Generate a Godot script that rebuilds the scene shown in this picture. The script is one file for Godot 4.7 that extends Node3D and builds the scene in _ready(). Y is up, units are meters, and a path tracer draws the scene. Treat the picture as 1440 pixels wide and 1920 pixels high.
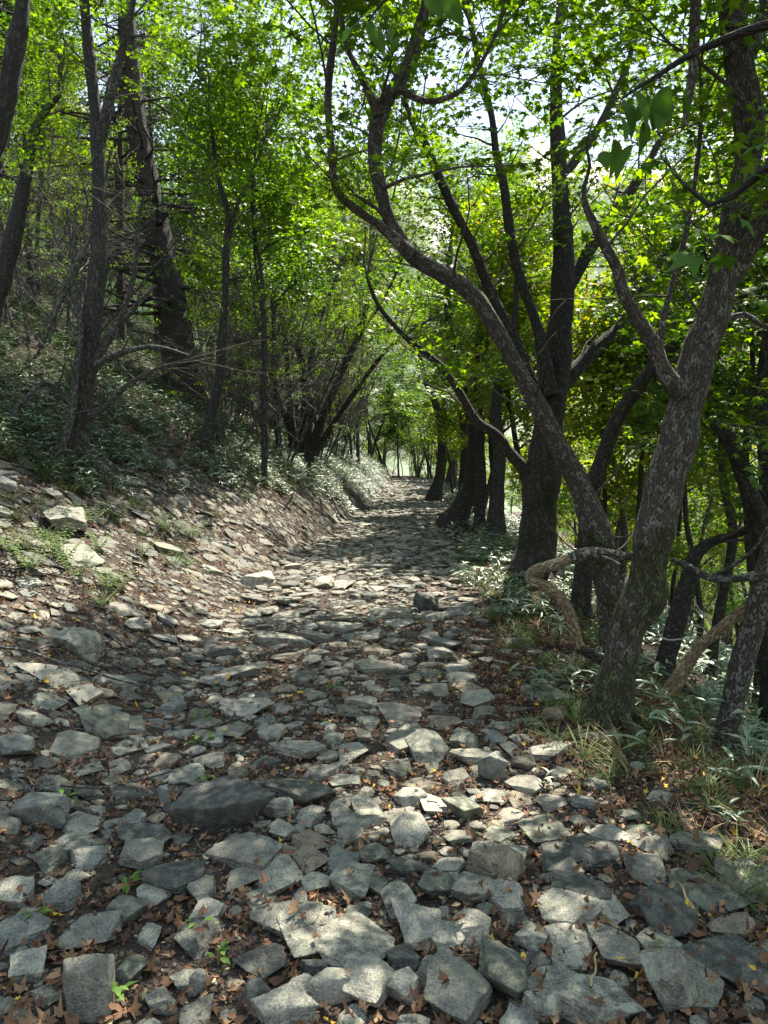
extends Node3D
# A stony track through a maple wood on a hillside: slope up to the left, drop to the right.
# Units are metres, the track runs along -Z.

const C_LINE := [[-20, 0.2], [0, 0.12], [5, -0.18], [9, -0.28], [15, 0.12], [24, 0.75], [40, 1.5], [54, 2], [64, 1], [76, -4], [100, -18]]
const DROP_AT := [[-20, 1.55], [0, 1.5], [5, 1.75], [9.5, 2.3], [20, 2], [100, 2]]
const RISE_AT := [[-20, 1.2], [0, 1.15], [6, 1.3], [12, 1.35], [100, 1.3]]
const RISE := [[-20, 0.34], [0, 0.34], [4, 0.42], [8, 0.56], [12, 0.62], [20, 0.62], [100, 0.62]]
const BANK := [[-20, 0], [10, 0], [14, 0.6], [30, 0.7], [100, 0.7]]

const STONES := [[-0.745,-3.08,0.373,0.168,0.205,0,1],
	[-0.539,-2.82,0.25,0.06,0.242,1,0],
	[-0.536,-2.68,0.133,0.032,0.134,1,0],
	[-0.407,-2.68,0.159,0.038,0.231,2,0],
	[-0.257,-2.64,0.139,0.033,0.126,2,0],
	[-0.116,-2.64,0.13,0.058,0.188,2,1],
	[-0.33,-2.4,0.231,0.055,0.189,1,0],
	[-0.229,-2.34,0.195,0.047,0.283,2,0],
	[-0.095,-2.26,0.23,0.055,0.292,1,0],
	[-0.048,-2.1,0.152,0.069,0.204,2,1],
	[-0.157,-2.08,0.161,0.072,0.09,2,1],
	[-0.29,-1.98,0.175,0.079,0.108,2,1],
	[-0.966,-2.8,0.176,0.079,0.154,1,1],
	[-0.979,-2.94,0.227,0.055,0.174,0,0],
	[-0.789,-2.66,0.22,0.053,0.224,0,0],
	[-0.841,-2.6,0.137,0.033,0.187,2,0],
	[-0.668,-2.58,0.112,0.051,0.138,1,1],
	[-1.499,-3.08,0.261,0.117,0.151,4,1],
	[-1.318,-3.1,0.189,0.045,0.275,2,0],
	[-1.344,-2.56,0.144,0.065,0.192,2,1],
	[-1.161,-2.54,0.163,0.073,0.145,4,1],
	[-1.318,-2.78,0.1,0.045,0.146,1,1],
	[-0.983,-2.36,0.174,0.042,0.179,1,0],
	[-0.901,-2.46,0.144,0.065,0.096,1,1],
	[-0.621,-2.32,0.135,0.061,0.196,0,1],
	[-0.783,-2.34,0.074,0.033,0.101,2,1],
	[-1.217,-2.34,0.212,0.051,0.178,4,0],
	[-1.103,-2.16,0.115,0.052,0.155,2,1],
	[-0.864,-2.02,0.167,0.168,0.133,1,2],
	[-0.779,-2.16,0.091,0.041,0.1,1,1],
	[-0.654,-2.02,0.096,0.043,0.071,1,1],
	[-0.381,-2.06,0.095,0.043,0.102,0,1],
	[-0.557,-2.08,0.058,0.074,0.046,1,2],
	[-0.894,-4.52,0.312,0.075,0.26,2,0],
	[-0.446,-3.84,0.273,0.066,0.207,2,0],
	[-0.186,-3.82,0.15,0.036,0.189,2,0],
	[-0.119,-3.16,0.257,0.062,0.267,2,0],
	[-0.48,-3.18,0.156,0.07,0.135,2,1],
	[-0.327,-3.14,0.141,0.034,0.152,2,0],
	[-1.085,-3.52,0.131,0.031,0.132,2,0],
	[-0.979,-3.52,0.188,0.045,0.216,1,0],
	[-1.564,-4.02,0.318,0.076,0.296,1,0],
	[-1.333,-4.52,0.163,0.073,0.187,4,1],
	[-0.949,-3.96,0.121,0.054,0.175,4,1],
	[-0.212,-2.16,0.107,0.048,0.059,0,1],
	[-0.428,-2.98,0.111,0.05,0.092,2,1],
	[-0.295,-2.78,0.128,0.031,0.174,3,0],
	[-0.03,-2.62,0.1,0.045,0.145,1,1],
	[-1.881,-3.84,0.199,0.048,0.109,2,0],
	[-0.99,-3.2,0.054,0.128,0.043,4,2],
	[-1.841,-3.56,0.219,0.053,0.175,4,0],
	[-1.757,-4.72,0.288,0.069,0.174,1,0],
	[-0.321,-3.56,0.185,0.044,0.139,1,0],
	[0.113,-3.0,0.185,0.083,0.216,2,1],
	[0.541,-3.56,0.12,0.136,0.096,4,2],
	[0.074,-3.64,0.159,0.038,0.23,2,0],
	[0.104,-3.96,0.202,0.048,0.289,1,0],
	[0.232,-3.86,0.228,0.103,0.33,1,1],
	[0.372,-3.18,0.15,0.068,0.126,2,1],
	[0.431,-2.74,0.22,0.099,0.167,3,1],
	[0.678,-3.04,0.165,0.04,0.224,2,0],
	[0.704,-2.84,0.157,0.038,0.228,0,0],
	[0.85,-2.84,0.232,0.056,0.262,0,0],
	[0.952,-2.96,0.172,0.041,0.154,2,0],
	[1.088,-2.92,0.165,0.04,0.224,1,0],
	[1.006,-2.72,0.156,0.07,0.184,1,1],
	[1.365,-2.66,0.209,0.05,0.273,1,0],
	[1.289,-2.9,0.18,0.043,0.169,1,0],
	[0.642,-2.44,0.216,0.052,0.185,2,0],
	[0.792,-2.46,0.136,0.033,0.198,2,0],
	[0.735,-2.56,0.191,0.046,0.208,0,0],
	[0.979,-2.42,0.232,0.056,0.275,0,0],
	[0.601,-2.26,0.153,0.037,0.223,2,0],
	[0.741,-2.24,0.144,0.065,0.19,1,1],
	[0.439,-2.54,0.143,0.034,0.207,2,0],
	[0.322,-2.56,0.165,0.074,0.125,2,1],
	[0.188,-2.6,0.133,0.06,0.152,1,1],
	[0.052,-2.52,0.134,0.06,0.167,1,1],
	[0.289,-2.36,0.149,0.067,0.153,2,1],
	[0.204,-2.32,0.122,0.055,0.142,2,1],
	[0.117,-2.36,0.124,0.056,0.179,2,1],
	[0.378,-2.14,0.165,0.074,0.24,2,1],
	[0.214,-2.06,0.189,0.085,0.232,1,1],
	[0.151,-2.14,0.116,0.052,0.145,1,1],
	[0.048,-2.08,0.132,0.06,0.116,2,1],
	[0.52,-2.08,0.232,0.056,0.127,2,0],
	[0.462,-2.0,0.15,0.068,0.083,1,1],
	[0.609,-2.0,0.285,0.068,0.157,2,0],
	[0.825,-2.02,0.127,0.167,0.101,1,2],
	[0.931,-2.08,0.181,0.043,0.262,1,0],
	[0.892,-2.26,0.137,0.033,0.198,1,0],
	[0.484,-2.3,0.113,0.051,0.086,1,1],
	[1.111,-2.16,0.21,0.05,0.233,0,0],
	[0.051,-2.2,0.108,0.049,0.087,0,1],
	[0.445,-3.96,0.162,0.073,0.141,2,1],
	[0.124,-3.3,0.16,0.072,0.11,2,1],
	[0.244,-3.24,0.131,0.032,0.19,2,0],
	[0.703,-2.68,0.127,0.057,0.116,1,1],
	[0.728,-3.7,0.119,0.054,0.125,3,1],
	[1.052,-4.4,0.157,0.071,0.122,3,1],
	[1.228,-4.0,0.195,0.047,0.107,3,0],
	[0.927,-3.28,0.137,0.033,0.112,4,0],
	[0.488,-3.0,0.124,0.03,0.121,2,0],
	[0.32,-2.98,0.123,0.03,0.118,1,0],
	[0.406,-2.9,0.109,0.026,0.108,2,0],
	[-1.607,-6.68,0.216,0.052,0.313,2,0],
	[-1.559,-9.0,0.372,0.167,0.539,2,1],
	[-0.754,-8.9,0.251,0.113,0.364,2,1],
	[-0.526,-8.92,0.278,0.067,0.403,2,0],
	[0.449,-7.6,0.255,0.183,0.204,0,2],
	[-1.053,-7.92,0.297,0.071,0.43,1,0],
	[-0.396,-6.68,0.351,0.084,0.292,1,0],
	[-0.919,-6.2,0.424,0.102,0.233,2,0],
	[-2.156,-5.1,0.336,0.151,0.364,2,1],
	[-3.355,-7.7,0.374,0.168,0.542,2,1],
	[-2.932,-7.0,0.395,0.095,0.573,1,0],
	[-1.937,-4.12,0.21,0.051,0.24,2,0],
	[-1.449,-4.12,0.169,0.041,0.219,1,0],
	[-0.081,-5.46,0.29,0.07,0.276,1,0],
	[0.08,-7.22,0.431,0.103,0.42,1,0]]
const WOOD := {
	"mossy_maple": [
		[Vector4(1.296,-0.175,-4.3,0.178), Vector4(1.361,0.086,-4.3,0.124), Vector4(1.406,0.331,-4.3,0.103), Vector4(1.452,0.575,-4.3,0.102), Vector4(1.558,0.771,-4.3,0.126), Vector4(1.572,0.96,-4.3,0.098), Vector4(1.604,1.173,-4.3,0.107), Vector4(1.627,1.34,-4.3,0.104), Vector4(1.66,1.528,-4.3,0.112), Vector4(1.718,1.69,-4.3,0.114), Vector4(1.753,1.876,-4.3,0.097), Vector4(1.797,2.049,-4.3,0.106), Vector4(1.832,2.223,-4.3,0.095), Vector4(1.897,2.394,-4.3,0.092), Vector4(1.943,2.575,-4.3,0.086), Vector4(1.979,2.785,-4.3,0.08), Vector4(2.02,3.024,-4.3,0.077), Vector4(2.066,3.26,-4.3,0.074), Vector4(2.073,3.48,-4.3,0.077), Vector4(2.025,3.727,-4.3,0.076), Vector4(1.966,4.015,-4.3,0.073), Vector4(1.943,4.328,-4.3,0.063)],
		[Vector4(1.72,1.962,-4.25,0.059), Vector4(1.591,2.111,-4.229,0.051), Vector4(1.519,2.258,-4.208,0.046), Vector4(1.411,2.403,-4.188,0.039), Vector4(1.335,2.53,-4.167,0.036), Vector4(1.296,2.642,-4.146,0.031), Vector4(1.198,2.795,-4.125,0.026), Vector4(1.143,2.888,-4.104,0.021), Vector4(1.095,2.966,-4.083,0.017), Vector4(1.079,3.057,-4.062,0.012), Vector4(1.102,3.155,-4.042,0.009), Vector4(1.077,3.262,-4.021,0.006), Vector4(1.103,3.376,-4,0.004)],
		[Vector4(1.56,2.182,-4.2,0.022), Vector4(1.614,2.42,-4.28,0.02), Vector4(1.705,2.696,-4.36,0.017), Vector4(1.798,2.978,-4.44,0.015), Vector4(1.877,3.376,-4.52,0.013), Vector4(1.926,3.72,-4.6,0.01)],
		[Vector4(2.003,2.635,-4.3,0.071), Vector4(2.04,2.739,-4.24,0.064), Vector4(2.075,2.854,-4.18,0.057), Vector4(2.118,2.993,-4.12,0.051), Vector4(2.193,3.195,-4.06,0.04), Vector4(2.19,3.471,-4,0.028)],
		[Vector4(2.016,3.785,-4.3,0.055), Vector4(2.109,3.98,-4.367,0.051), Vector4(2.197,4.164,-4.433,0.045), Vector4(2.309,4.426,-4.5,0.034)],
		[Vector4(1.909,4.292,-4.2,0.035), Vector4(1.761,4.271,-4.167,0.029), Vector4(1.688,4.113,-4.133,0.028), Vector4(1.664,3.875,-4.1,0.029), Vector4(1.65,3.694,-4.067,0.026), Vector4(1.614,3.486,-4.033,0.022), Vector4(1.577,3.335,-4,0.01)],
		[Vector4(1.929,2.379,-4.3,0.023), Vector4(2.065,2.418,-4.267,0.017), Vector4(2.126,2.367,-4.233,0.013), Vector4(2.218,2.301,-4.2,0.008)]],
	"arching_maple": [
		[Vector4(1.893,-0.305,-5.8,0.123), Vector4(1.83,0.142,-5.77,0.092), Vector4(1.782,0.536,-5.74,0.088), Vector4(1.719,0.86,-5.71,0.11), Vector4(1.612,1.157,-5.68,0.103), Vector4(1.504,1.407,-5.65,0.091), Vector4(1.39,1.6,-5.62,0.079), Vector4(1.257,1.835,-5.59,0.067), Vector4(1.126,2.053,-5.56,0.063), Vector4(0.964,2.327,-5.53,0.06), Vector4(0.797,2.604,-5.5,0.06), Vector4(0.634,2.81,-5.47,0.061), Vector4(0.408,2.94,-5.44,0.059), Vector4(0.201,3.054,-5.41,0.059), Vector4(0.069,3.233,-5.38,0.053), Vector4(-0.015,3.464,-5.35,0.051), Vector4(-0.068,3.745,-5.32,0.05), Vector4(-0.015,4.021,-5.29,0.051), Vector4(0.155,4.273,-5.26,0.047), Vector4(0.248,4.537,-5.23,0.042), Vector4(0.343,4.865,-5.2,0.033)],
		[Vector4(0.198,3.045,-5.35,0.053), Vector4(0,3.21,-5.306,0.038), Vector4(-0.224,3.353,-5.262,0.033), Vector4(-0.333,3.465,-5.219,0.029), Vector4(-0.361,3.704,-5.175,0.027), Vector4(-0.378,4.035,-5.131,0.025), Vector4(-0.337,4.356,-5.088,0.023), Vector4(-0.305,4.6,-5.044,0.019), Vector4(-0.277,4.871,-5,0.014)],
		[Vector4(-0.037,3.967,-5.25,0.041), Vector4(-0.138,4.156,-5.167,0.023), Vector4(-0.241,4.312,-5.083,0.018), Vector4(-0.279,4.475,-5,0.013)],
		[Vector4(0.092,4.144,-5.25,0.03), Vector4(0.297,4.073,-5.287,0.022), Vector4(0.523,4.155,-5.325,0.019), Vector4(0.675,4.354,-5.363,0.015), Vector4(0.798,4.597,-5.4,0.012)]],
	"stout_maple": [
		[Vector4(1.946,-0.09,-9.5,0.335), Vector4(1.996,0.334,-9.5,0.276), Vector4(2.029,0.893,-9.5,0.243), Vector4(2.076,1.448,-9.5,0.223), Vector4(2.133,2.135,-9.5,0.203), Vector4(2.193,2.68,-9.5,0.183), Vector4(2.251,3.219,-9.5,0.163), Vector4(2.276,3.755,-9.5,0.144), Vector4(2.265,4.351,-9.5,0.124), Vector4(2.22,5.007,-9.5,0.105), Vector4(2.174,5.657,-9.5,0.086), Vector4(2.143,6.3,-9.5,0.07), Vector4(2.157,6.999,-9.5,0.049)],
		[Vector4(2.079,1.994,-9.4,0.125), Vector4(1.781,2.646,-9.32,0.105), Vector4(1.566,3.162,-9.24,0.086), Vector4(1.344,3.549,-9.16,0.072), Vector4(1.199,3.85,-9.08,0.066), Vector4(1.057,4.144,-9,0.059), Vector4(0.791,4.615,-8.92,0.052), Vector4(0.625,4.922,-8.84,0.049), Vector4(0.463,5.251,-8.76,0.043), Vector4(0.305,5.454,-8.68,0.036), Vector4(0.211,5.796,-8.6,0.025)],
		[Vector4(2.117,2.391,-9.3,0.099), Vector4(1.959,3.048,-9.267,0.073), Vector4(1.861,3.357,-9.233,0.067), Vector4(1.683,3.783,-9.2,0.064), Vector4(1.532,4.382,-9.167,0.06), Vector4(1.455,4.876,-9.133,0.053), Vector4(1.349,5.238,-9.1,0.047), Vector4(1.288,5.656,-9.067,0.041), Vector4(1.138,6.19,-9.033,0.032), Vector4(1.035,6.655,-9,0.023)],
		[Vector4(2.234,2.451,-9.6,0.115), Vector4(2.745,2.99,-9.78,0.087), Vector4(3.146,3.354,-9.96,0.072), Vector4(3.378,3.672,-10.14,0.06), Vector4(3.756,4.229,-10.32,0.047), Vector4(4.255,4.786,-10.5,0.031)],
		[Vector4(2.302,3.642,-9.6,0.088), Vector4(2.619,4.198,-9.72,0.08), Vector4(2.868,4.586,-9.84,0.077), Vector4(3.123,4.912,-9.96,0.068), Vector4(3.422,5.354,-10.08,0.056), Vector4(3.737,5.886,-10.2,0.04)],
		[Vector4(2.251,5.138,-9.5,0.068), Vector4(2.632,5.632,-9.625,0.053), Vector4(2.89,6.094,-9.75,0.044), Vector4(3.176,6.75,-9.875,0.038), Vector4(3.286,7.349,-10,0.026)],
		[Vector4(2.008,1.31,-9.5,0.096), Vector4(1.675,1.587,-9.4,0.072), Vector4(1.417,1.89,-9.3,0.065), Vector4(1.167,2.052,-9.2,0.055), Vector4(0.887,2.472,-9.1,0.048), Vector4(0.681,2.719,-9,0.042), Vector4(0.32,2.991,-8.9,0.038), Vector4(0.063,3.224,-8.8,0.032), Vector4(-0.093,3.42,-8.7,0.026), Vector4(-0.197,3.671,-8.6,0.017)]],
	"slanting_maple": [
		[Vector4(2.055,-0.264,-7.6,0.124), Vector4(2.085,0.48,-7.56,0.097), Vector4(2.115,1.151,-7.52,0.086), Vector4(2.19,1.481,-7.48,0.08), Vector4(2.32,1.901,-7.44,0.074), Vector4(2.451,2.166,-7.4,0.069), Vector4(2.643,2.447,-7.36,0.064), Vector4(2.905,2.744,-7.32,0.053), Vector4(3.107,2.954,-7.28,0.046), Vector4(3.375,3.267,-7.24,0.033), Vector4(3.585,3.735,-7.2,0.021)]],
	"lichen_maple": [
		[Vector4(2.128,-0.512,-4.6,0.092), Vector4(2.174,-0.334,-4.6,0.076), Vector4(2.239,-0.016,-4.6,0.07), Vector4(2.296,0.299,-4.6,0.066), Vector4(2.355,0.541,-4.6,0.067), Vector4(2.413,0.816,-4.6,0.062), Vector4(2.478,1.123,-4.6,0.056), Vector4(2.579,1.527,-4.6,0.046), Vector4(2.621,2.123,-4.6,0.04), Vector4(2.563,2.708,-4.6,0.03)],
		[Vector4(2.438,0.867,-4.6,0.034), Vector4(2.205,0.844,-4.537,0.025), Vector4(2.01,0.861,-4.475,0.023), Vector4(1.85,0.94,-4.412,0.021), Vector4(1.733,0.988,-4.35,0.015)],
		[Vector4(2.044,0.848,-4.55,0.015), Vector4(2.142,0.932,-4.467,0.015), Vector4(2.215,1.032,-4.383,0.013), Vector4(2.268,1.185,-4.3,0.012)]],
	"forked_maple": [
		[Vector4(3.643,-1.277,-6.6,0.15), Vector4(3.565,-0.309,-6.571,0.126), Vector4(3.48,0.485,-6.543,0.111), Vector4(3.39,0.924,-6.514,0.101), Vector4(3.259,1.236,-6.486,0.083), Vector4(3.14,1.534,-6.457,0.069), Vector4(3.005,1.786,-6.429,0.054), Vector4(2.867,1.892,-6.4,0.036)],
		[Vector4(3.483,0.671,-6.6,0.089), Vector4(3.506,1.106,-6.64,0.08), Vector4(3.487,1.639,-6.68,0.08), Vector4(3.452,2.075,-6.72,0.076), Vector4(3.505,2.752,-6.76,0.062), Vector4(3.63,3.569,-6.8,0.044)]],
	"downhill_maple_a": [
		[Vector4(2.562,-0.737,-6.8,0.107), Vector4(2.65,-0.435,-6.829,0.084), Vector4(2.766,-0.03,-6.857,0.084), Vector4(2.883,0.375,-6.886,0.075), Vector4(2.971,0.678,-6.914,0.061), Vector4(3.183,0.818,-6.943,0.047), Vector4(3.484,0.918,-6.971,0.033), Vector4(3.731,1.233,-7,0.021)]],
	"downhill_maple_b": [
		[Vector4(4.055,-1.287,-9,0.086), Vector4(4.135,-0.675,-9,0.071), Vector4(4.232,-0.001,-9,0.067), Vector4(4.314,0.666,-9,0.058), Vector4(4.173,1.325,-9,0.048), Vector4(4.124,1.978,-9,0.039), Vector4(4.022,2.687,-9,0.027)]],
	"row_maple_a": [
		[Vector4(1.594,0.023,-17,0.344), Vector4(1.839,0.522,-17,0.24), Vector4(2.033,1.081,-17,0.188), Vector4(2.1,1.822,-17,0.176), Vector4(2.044,2.558,-17,0.159), Vector4(1.817,3.289,-17,0.124), Vector4(1.59,4.137,-17,0.101), Vector4(1.437,5.097,-17,0.073), Vector4(1.513,6.405,-17,0.05)],
		[Vector4(2.046,2.313,-17,0.125), Vector4(2.291,3.551,-17.167,0.091), Vector4(2.551,4.677,-17.333,0.069), Vector4(3,5.814,-17.5,0.046)]],
	"row_maple_b": [
		[Vector4(2.089,-0.202,-16,0.183), Vector4(2.104,0.644,-16,0.129), Vector4(2.107,1.577,-16,0.118), Vector4(2.04,2.502,-16,0.107), Vector4(1.962,3.419,-16,0.096), Vector4(2.089,4.553,-16,0.079), Vector4(2.053,5.9,-16,0.052)]],
	"row_maple_c": [
		[Vector4(1.873,0.224,-27,0.308), Vector4(2.027,0.776,-27,0.199), Vector4(2.14,1.757,-27,0.19), Vector4(2.114,2.733,-27,0.162), Vector4(1.855,3.665,-27,0.126), Vector4(1.52,4.438,-27,0.099), Vector4(1.165,5.82,-27,0.062)],
		[Vector4(2.114,2.733,-27,0.135), Vector4(2.303,3.897,-27,0.108), Vector4(2.18,4.861,-27,0.081), Vector4(1.844,5.82,-27,0.054)],
		[Vector4(2.074,2.927,-27,0.117), Vector4(2.558,4.308,-27.25,0.1), Vector4(2.929,5.508,-27.5,0.073)]],
	"row_maple_d": [
		[Vector4(2.134,0.147,-14,0.208), Vector4(2.167,0.866,-14,0.136), Vector4(2.2,1.58,-14,0.122), Vector4(2.13,2.389,-14,0.107), Vector4(2.181,3.191,-14,0.088), Vector4(2.433,3.987,-14,0.065), Vector4(2.5,4.971,-14,0.041)]],
	"row_maple_e": [
		[Vector4(2.286,-0.117,-22,0.207), Vector4(2.36,0.608,-22,0.148), Vector4(2.431,1.728,-22,0.132), Vector4(2.357,2.998,-22,0.103), Vector4(2.062,4.257,-22,0.066)]],
	"slope_maple": [
		[Vector4(-4.431,1.331,-10,0.282), Vector4(-4.292,1.6,-10,0.194), Vector4(-4.131,2.092,-10,0.15), Vector4(-4.024,2.737,-10,0.133), Vector4(-3.943,3.305,-10,0.126), Vector4(-3.854,3.868,-10,0.118), Vector4(-3.795,4.426,-10,0.105), Vector4(-3.787,4.98,-10,0.098), Vector4(-3.785,5.529,-10,0.097), Vector4(-3.797,6.074,-10,0.087), Vector4(-3.849,6.681,-10,0.074), Vector4(-3.899,7.349,-10,0.061), Vector4(-3.914,8.011,-10,0.045)],
		[Vector4(-3.773,5.7,-10,0.084), Vector4(-3.613,6.22,-9.95,0.071), Vector4(-3.449,6.697,-9.9,0.057), Vector4(-3.295,7.132,-9.85,0.044), Vector4(-3.156,7.624,-9.8,0.031)],
		[Vector4(-4.442,1.269,-9.7,0.065), Vector4(-4.239,1.797,-9.729,0.052), Vector4(-4.118,2.22,-9.757,0.045), Vector4(-4.077,2.782,-9.786,0.042), Vector4(-4.004,3.259,-9.814,0.039), Vector4(-4.08,3.694,-9.843,0.032), Vector4(-4.114,4.321,-9.871,0.029), Vector4(-4.172,4.878,-9.9,0.019)],
		[Vector4(-4.038,2.772,-10,0.053), Vector4(-3.598,3.274,-9.9,0.043), Vector4(-3.291,3.946,-9.8,0.035), Vector4(-3.186,4.544,-9.7,0.029), Vector4(-3.075,4.911,-9.6,0.019)],
		[Vector4(-3.974,2.986,-10,0.053), Vector4(-3.6,3.399,-10.133,0.043), Vector4(-3.344,3.77,-10.267,0.037), Vector4(-3.182,3.995,-10.4,0.024)],
		[Vector4(-4.001,2.808,-10,0.046), Vector4(-3.432,2.998,-9.833,0.036), Vector4(-2.976,3.042,-9.667,0.029), Vector4(-2.517,2.91,-9.5,0.016)],
		[Vector4(-4.131,2.092,-10,0.053), Vector4(-3.743,2.261,-9.85,0.046), Vector4(-3.362,2.55,-9.7,0.039), Vector4(-2.891,2.753,-9.55,0.029), Vector4(-2.288,2.883,-9.4,0.016)],
		[Vector4(-4.126,2.235,-10,0.047), Vector4(-4.488,2.581,-9.867,0.036), Vector4(-4.715,2.393,-9.733,0.029), Vector4(-4.942,2.003,-9.6,0.016)]],
	"old_fir": [
		[Vector4(-5.067,2.534,-19,0.792), Vector4(-5.151,3.148,-19,0.569), Vector4(-5.235,3.759,-19,0.479), Vector4(-5.3,4.57,-19,0.427), Vector4(-5.462,5.909,-19,0.362), Vector4(-5.682,6.97,-19,0.336), Vector4(-5.861,8.023,-19,0.31), Vector4(-6.041,8.936,-19,0.284), Vector4(-6.213,10.101,-19,0.258), Vector4(-6.317,11.255,-19,0.232), Vector4(-6.38,12.398,-19,0.201), Vector4(-6.442,14.03,-19,0.157), Vector4(-6.439,16.132,-19,0.096)]],
	"sapling_a": [
		[Vector4(-3.373,2.036,-14,0.131), Vector4(-3.264,2.49,-14,0.098), Vector4(-3.134,2.991,-14,0.088), Vector4(-3.071,3.689,-14,0.079), Vector4(-2.987,4.579,-14,0.069), Vector4(-2.952,5.46,-14,0.064), Vector4(-2.902,6.139,-14,0.055), Vector4(-3.089,6.814,-14,0.041), Vector4(-3.199,7.864,-14,0.027)],
		[Vector4(-2.954,5.362,-14,0.041), Vector4(-2.769,6.118,-13.933,0.036), Vector4(-2.452,6.764,-13.867,0.027), Vector4(-2.138,7.493,-13.8,0.018)]],
	"clump_maple": [
		[Vector4(-2.367,1.728,-22,0.25), Vector4(-2.297,2.523,-22,0.161), Vector4(-2.227,3.314,-22,0.139), Vector4(-2.441,4.414,-22,0.117), Vector4(-2.683,5.661,-22,0.087), Vector4(-2.509,7.512,-22,0.065), Vector4(-2.34,9.037,-22,0.043)],
		[Vector4(-2.718,1.855,-22,0.147), Vector4(-2.831,3.482,-22.125,0.103), Vector4(-2.945,4.92,-22.25,0.088), Vector4(-3.043,6.36,-22.375,0.066), Vector4(-2.849,8.272,-22.5,0.044)],
		[Vector4(-2.207,1.728,-22,0.162), Vector4(-1.808,2.834,-21.9,0.117), Vector4(-1.258,4.078,-21.8,0.101), Vector4(-0.686,5.299,-21.7,0.086), Vector4(-0.433,6.499,-21.6,0.064), Vector4(-0.306,7.976,-21.5,0.042)],
		[Vector4(-2.112,1.696,-22,0.133), Vector4(-1.26,2.951,-21.75,0.087), Vector4(-0.465,4.044,-21.5,0.071), Vector4(0.336,4.922,-21.25,0.056), Vector4(1.281,5.476,-21,0.035)],
		[Vector4(-2.479,1.76,-22,0.132), Vector4(-2.287,4.138,-22.333,0.082), Vector4(-1.919,5.784,-22.667,0.067), Vector4(-1.28,7.62,-23,0.045)],
		[Vector4(-2.559,1.76,-22,0.11), Vector4(-3.204,3.486,-22.167,0.074), Vector4(-3.693,5.091,-22.333,0.059), Vector4(-4.023,6.703,-22.5,0.037)],
		[Vector4(-2.159,1.728,-22,0.103), Vector4(-1.532,3.44,-21.625,0.072), Vector4(-0.917,4.771,-21.25,0.056), Vector4(0,6.041,-20.875,0.041), Vector4(0.584,7.252,-20.5,0.027)]],
	"edge_maple": [
		[Vector4(-6.557,3.476,-12,0.222), Vector4(-6.29,4.111,-12,0.166), Vector4(-6.031,4.825,-12,0.142), Vector4(-5.835,5.491,-12,0.121), Vector4(-5.683,6.151,-12,0.098), Vector4(-5.471,6.887,-12,0.066), Vector4(-5.119,7.31,-12,0.039)]],
	"thin_maple_a": [
		[Vector4(-8.524,5.619,-18,0.118), Vector4(-8.529,6.186,-18,0.083), Vector4(-8.558,6.813,-18,0.083), Vector4(-8.616,7.685,-18,0.07), Vector4(-8.541,8.673,-18,0.059), Vector4(-8.598,9.897,-18,0.035)]],
	"thin_maple_b": [
		[Vector4(-9.756,6.51,-21,0.076), Vector4(-9.685,8.118,-21,0.062), Vector4(-9.53,9.564,-21,0.055), Vector4(-9.411,11.28,-21,0.034)]],
	"corner_maple": [
		[Vector4(-4.546,1.207,-7.5,0.202), Vector4(-4.382,2.452,-7.5,0.149), Vector4(-4.099,4.032,-7.5,0.117), Vector4(-3.858,4.752,-7.5,0.102), Vector4(-3.726,5.158,-7.5,0.092), Vector4(-3.627,5.562,-7.5,0.082), Vector4(-3.537,6.012,-7.5,0.072), Vector4(-3.47,6.408,-7.5,0.057)]],
	"bent_branch": [
		[Vector4(1.213,0.959,-4.65,0.033), Vector4(1.114,0.92,-4.661,0.035), Vector4(0.997,0.884,-4.672,0.035), Vector4(0.945,0.851,-4.683,0.033), Vector4(0.954,0.811,-4.694,0.035), Vector4(1.075,0.746,-4.706,0.037), Vector4(1.177,0.649,-4.717,0.038), Vector4(1.231,0.53,-4.728,0.037), Vector4(1.264,0.42,-4.739,0.035), Vector4(1.297,0.339,-4.75,0.032)]],
	"bent_branch_bark": [
		[Vector4(1.674,0.932,-4.6,0.016), Vector4(1.593,0.965,-4.612,0.023), Vector4(1.461,0.983,-4.625,0.031), Vector4(1.311,0.995,-4.638,0.036), Vector4(1.196,0.953,-4.65,0.038)]],
	"bent_branch_stub": [
		[Vector4(1.28,0.352,-4.74,0.032), Vector4(1.369,0.306,-4.753,0.033), Vector4(1.459,0.251,-4.767,0.031), Vector4(1.549,0.19,-4.78,0.025)]],
	"leaning_log": [
		[Vector4(1.895,-0.137,-5,0.041), Vector4(2.015,0.037,-4.967,0.051), Vector4(2.106,0.223,-4.933,0.045), Vector4(2.172,0.343,-4.9,0.04), Vector4(2.27,0.443,-4.867,0.036), Vector4(2.41,0.596,-4.833,0.033), Vector4(2.451,0.668,-4.8,0.016)]],
	"white_stick_a": [
		[Vector4(1.868,0.449,-5,0.003), Vector4(1.917,0.361,-4.975,0.006), Vector4(1.988,0.349,-4.95,0.006), Vector4(2.062,0.363,-4.925,0.005), Vector4(2.151,0.317,-4.9,0.005)]],
	"white_stick_b": [
		[Vector4(2.097,0.648,-4.9,0.003), Vector4(2.136,0.575,-4.9,0.006), Vector4(2.191,0.527,-4.9,0.006), Vector4(2.234,0.443,-4.9,0.004)]],
}
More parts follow.
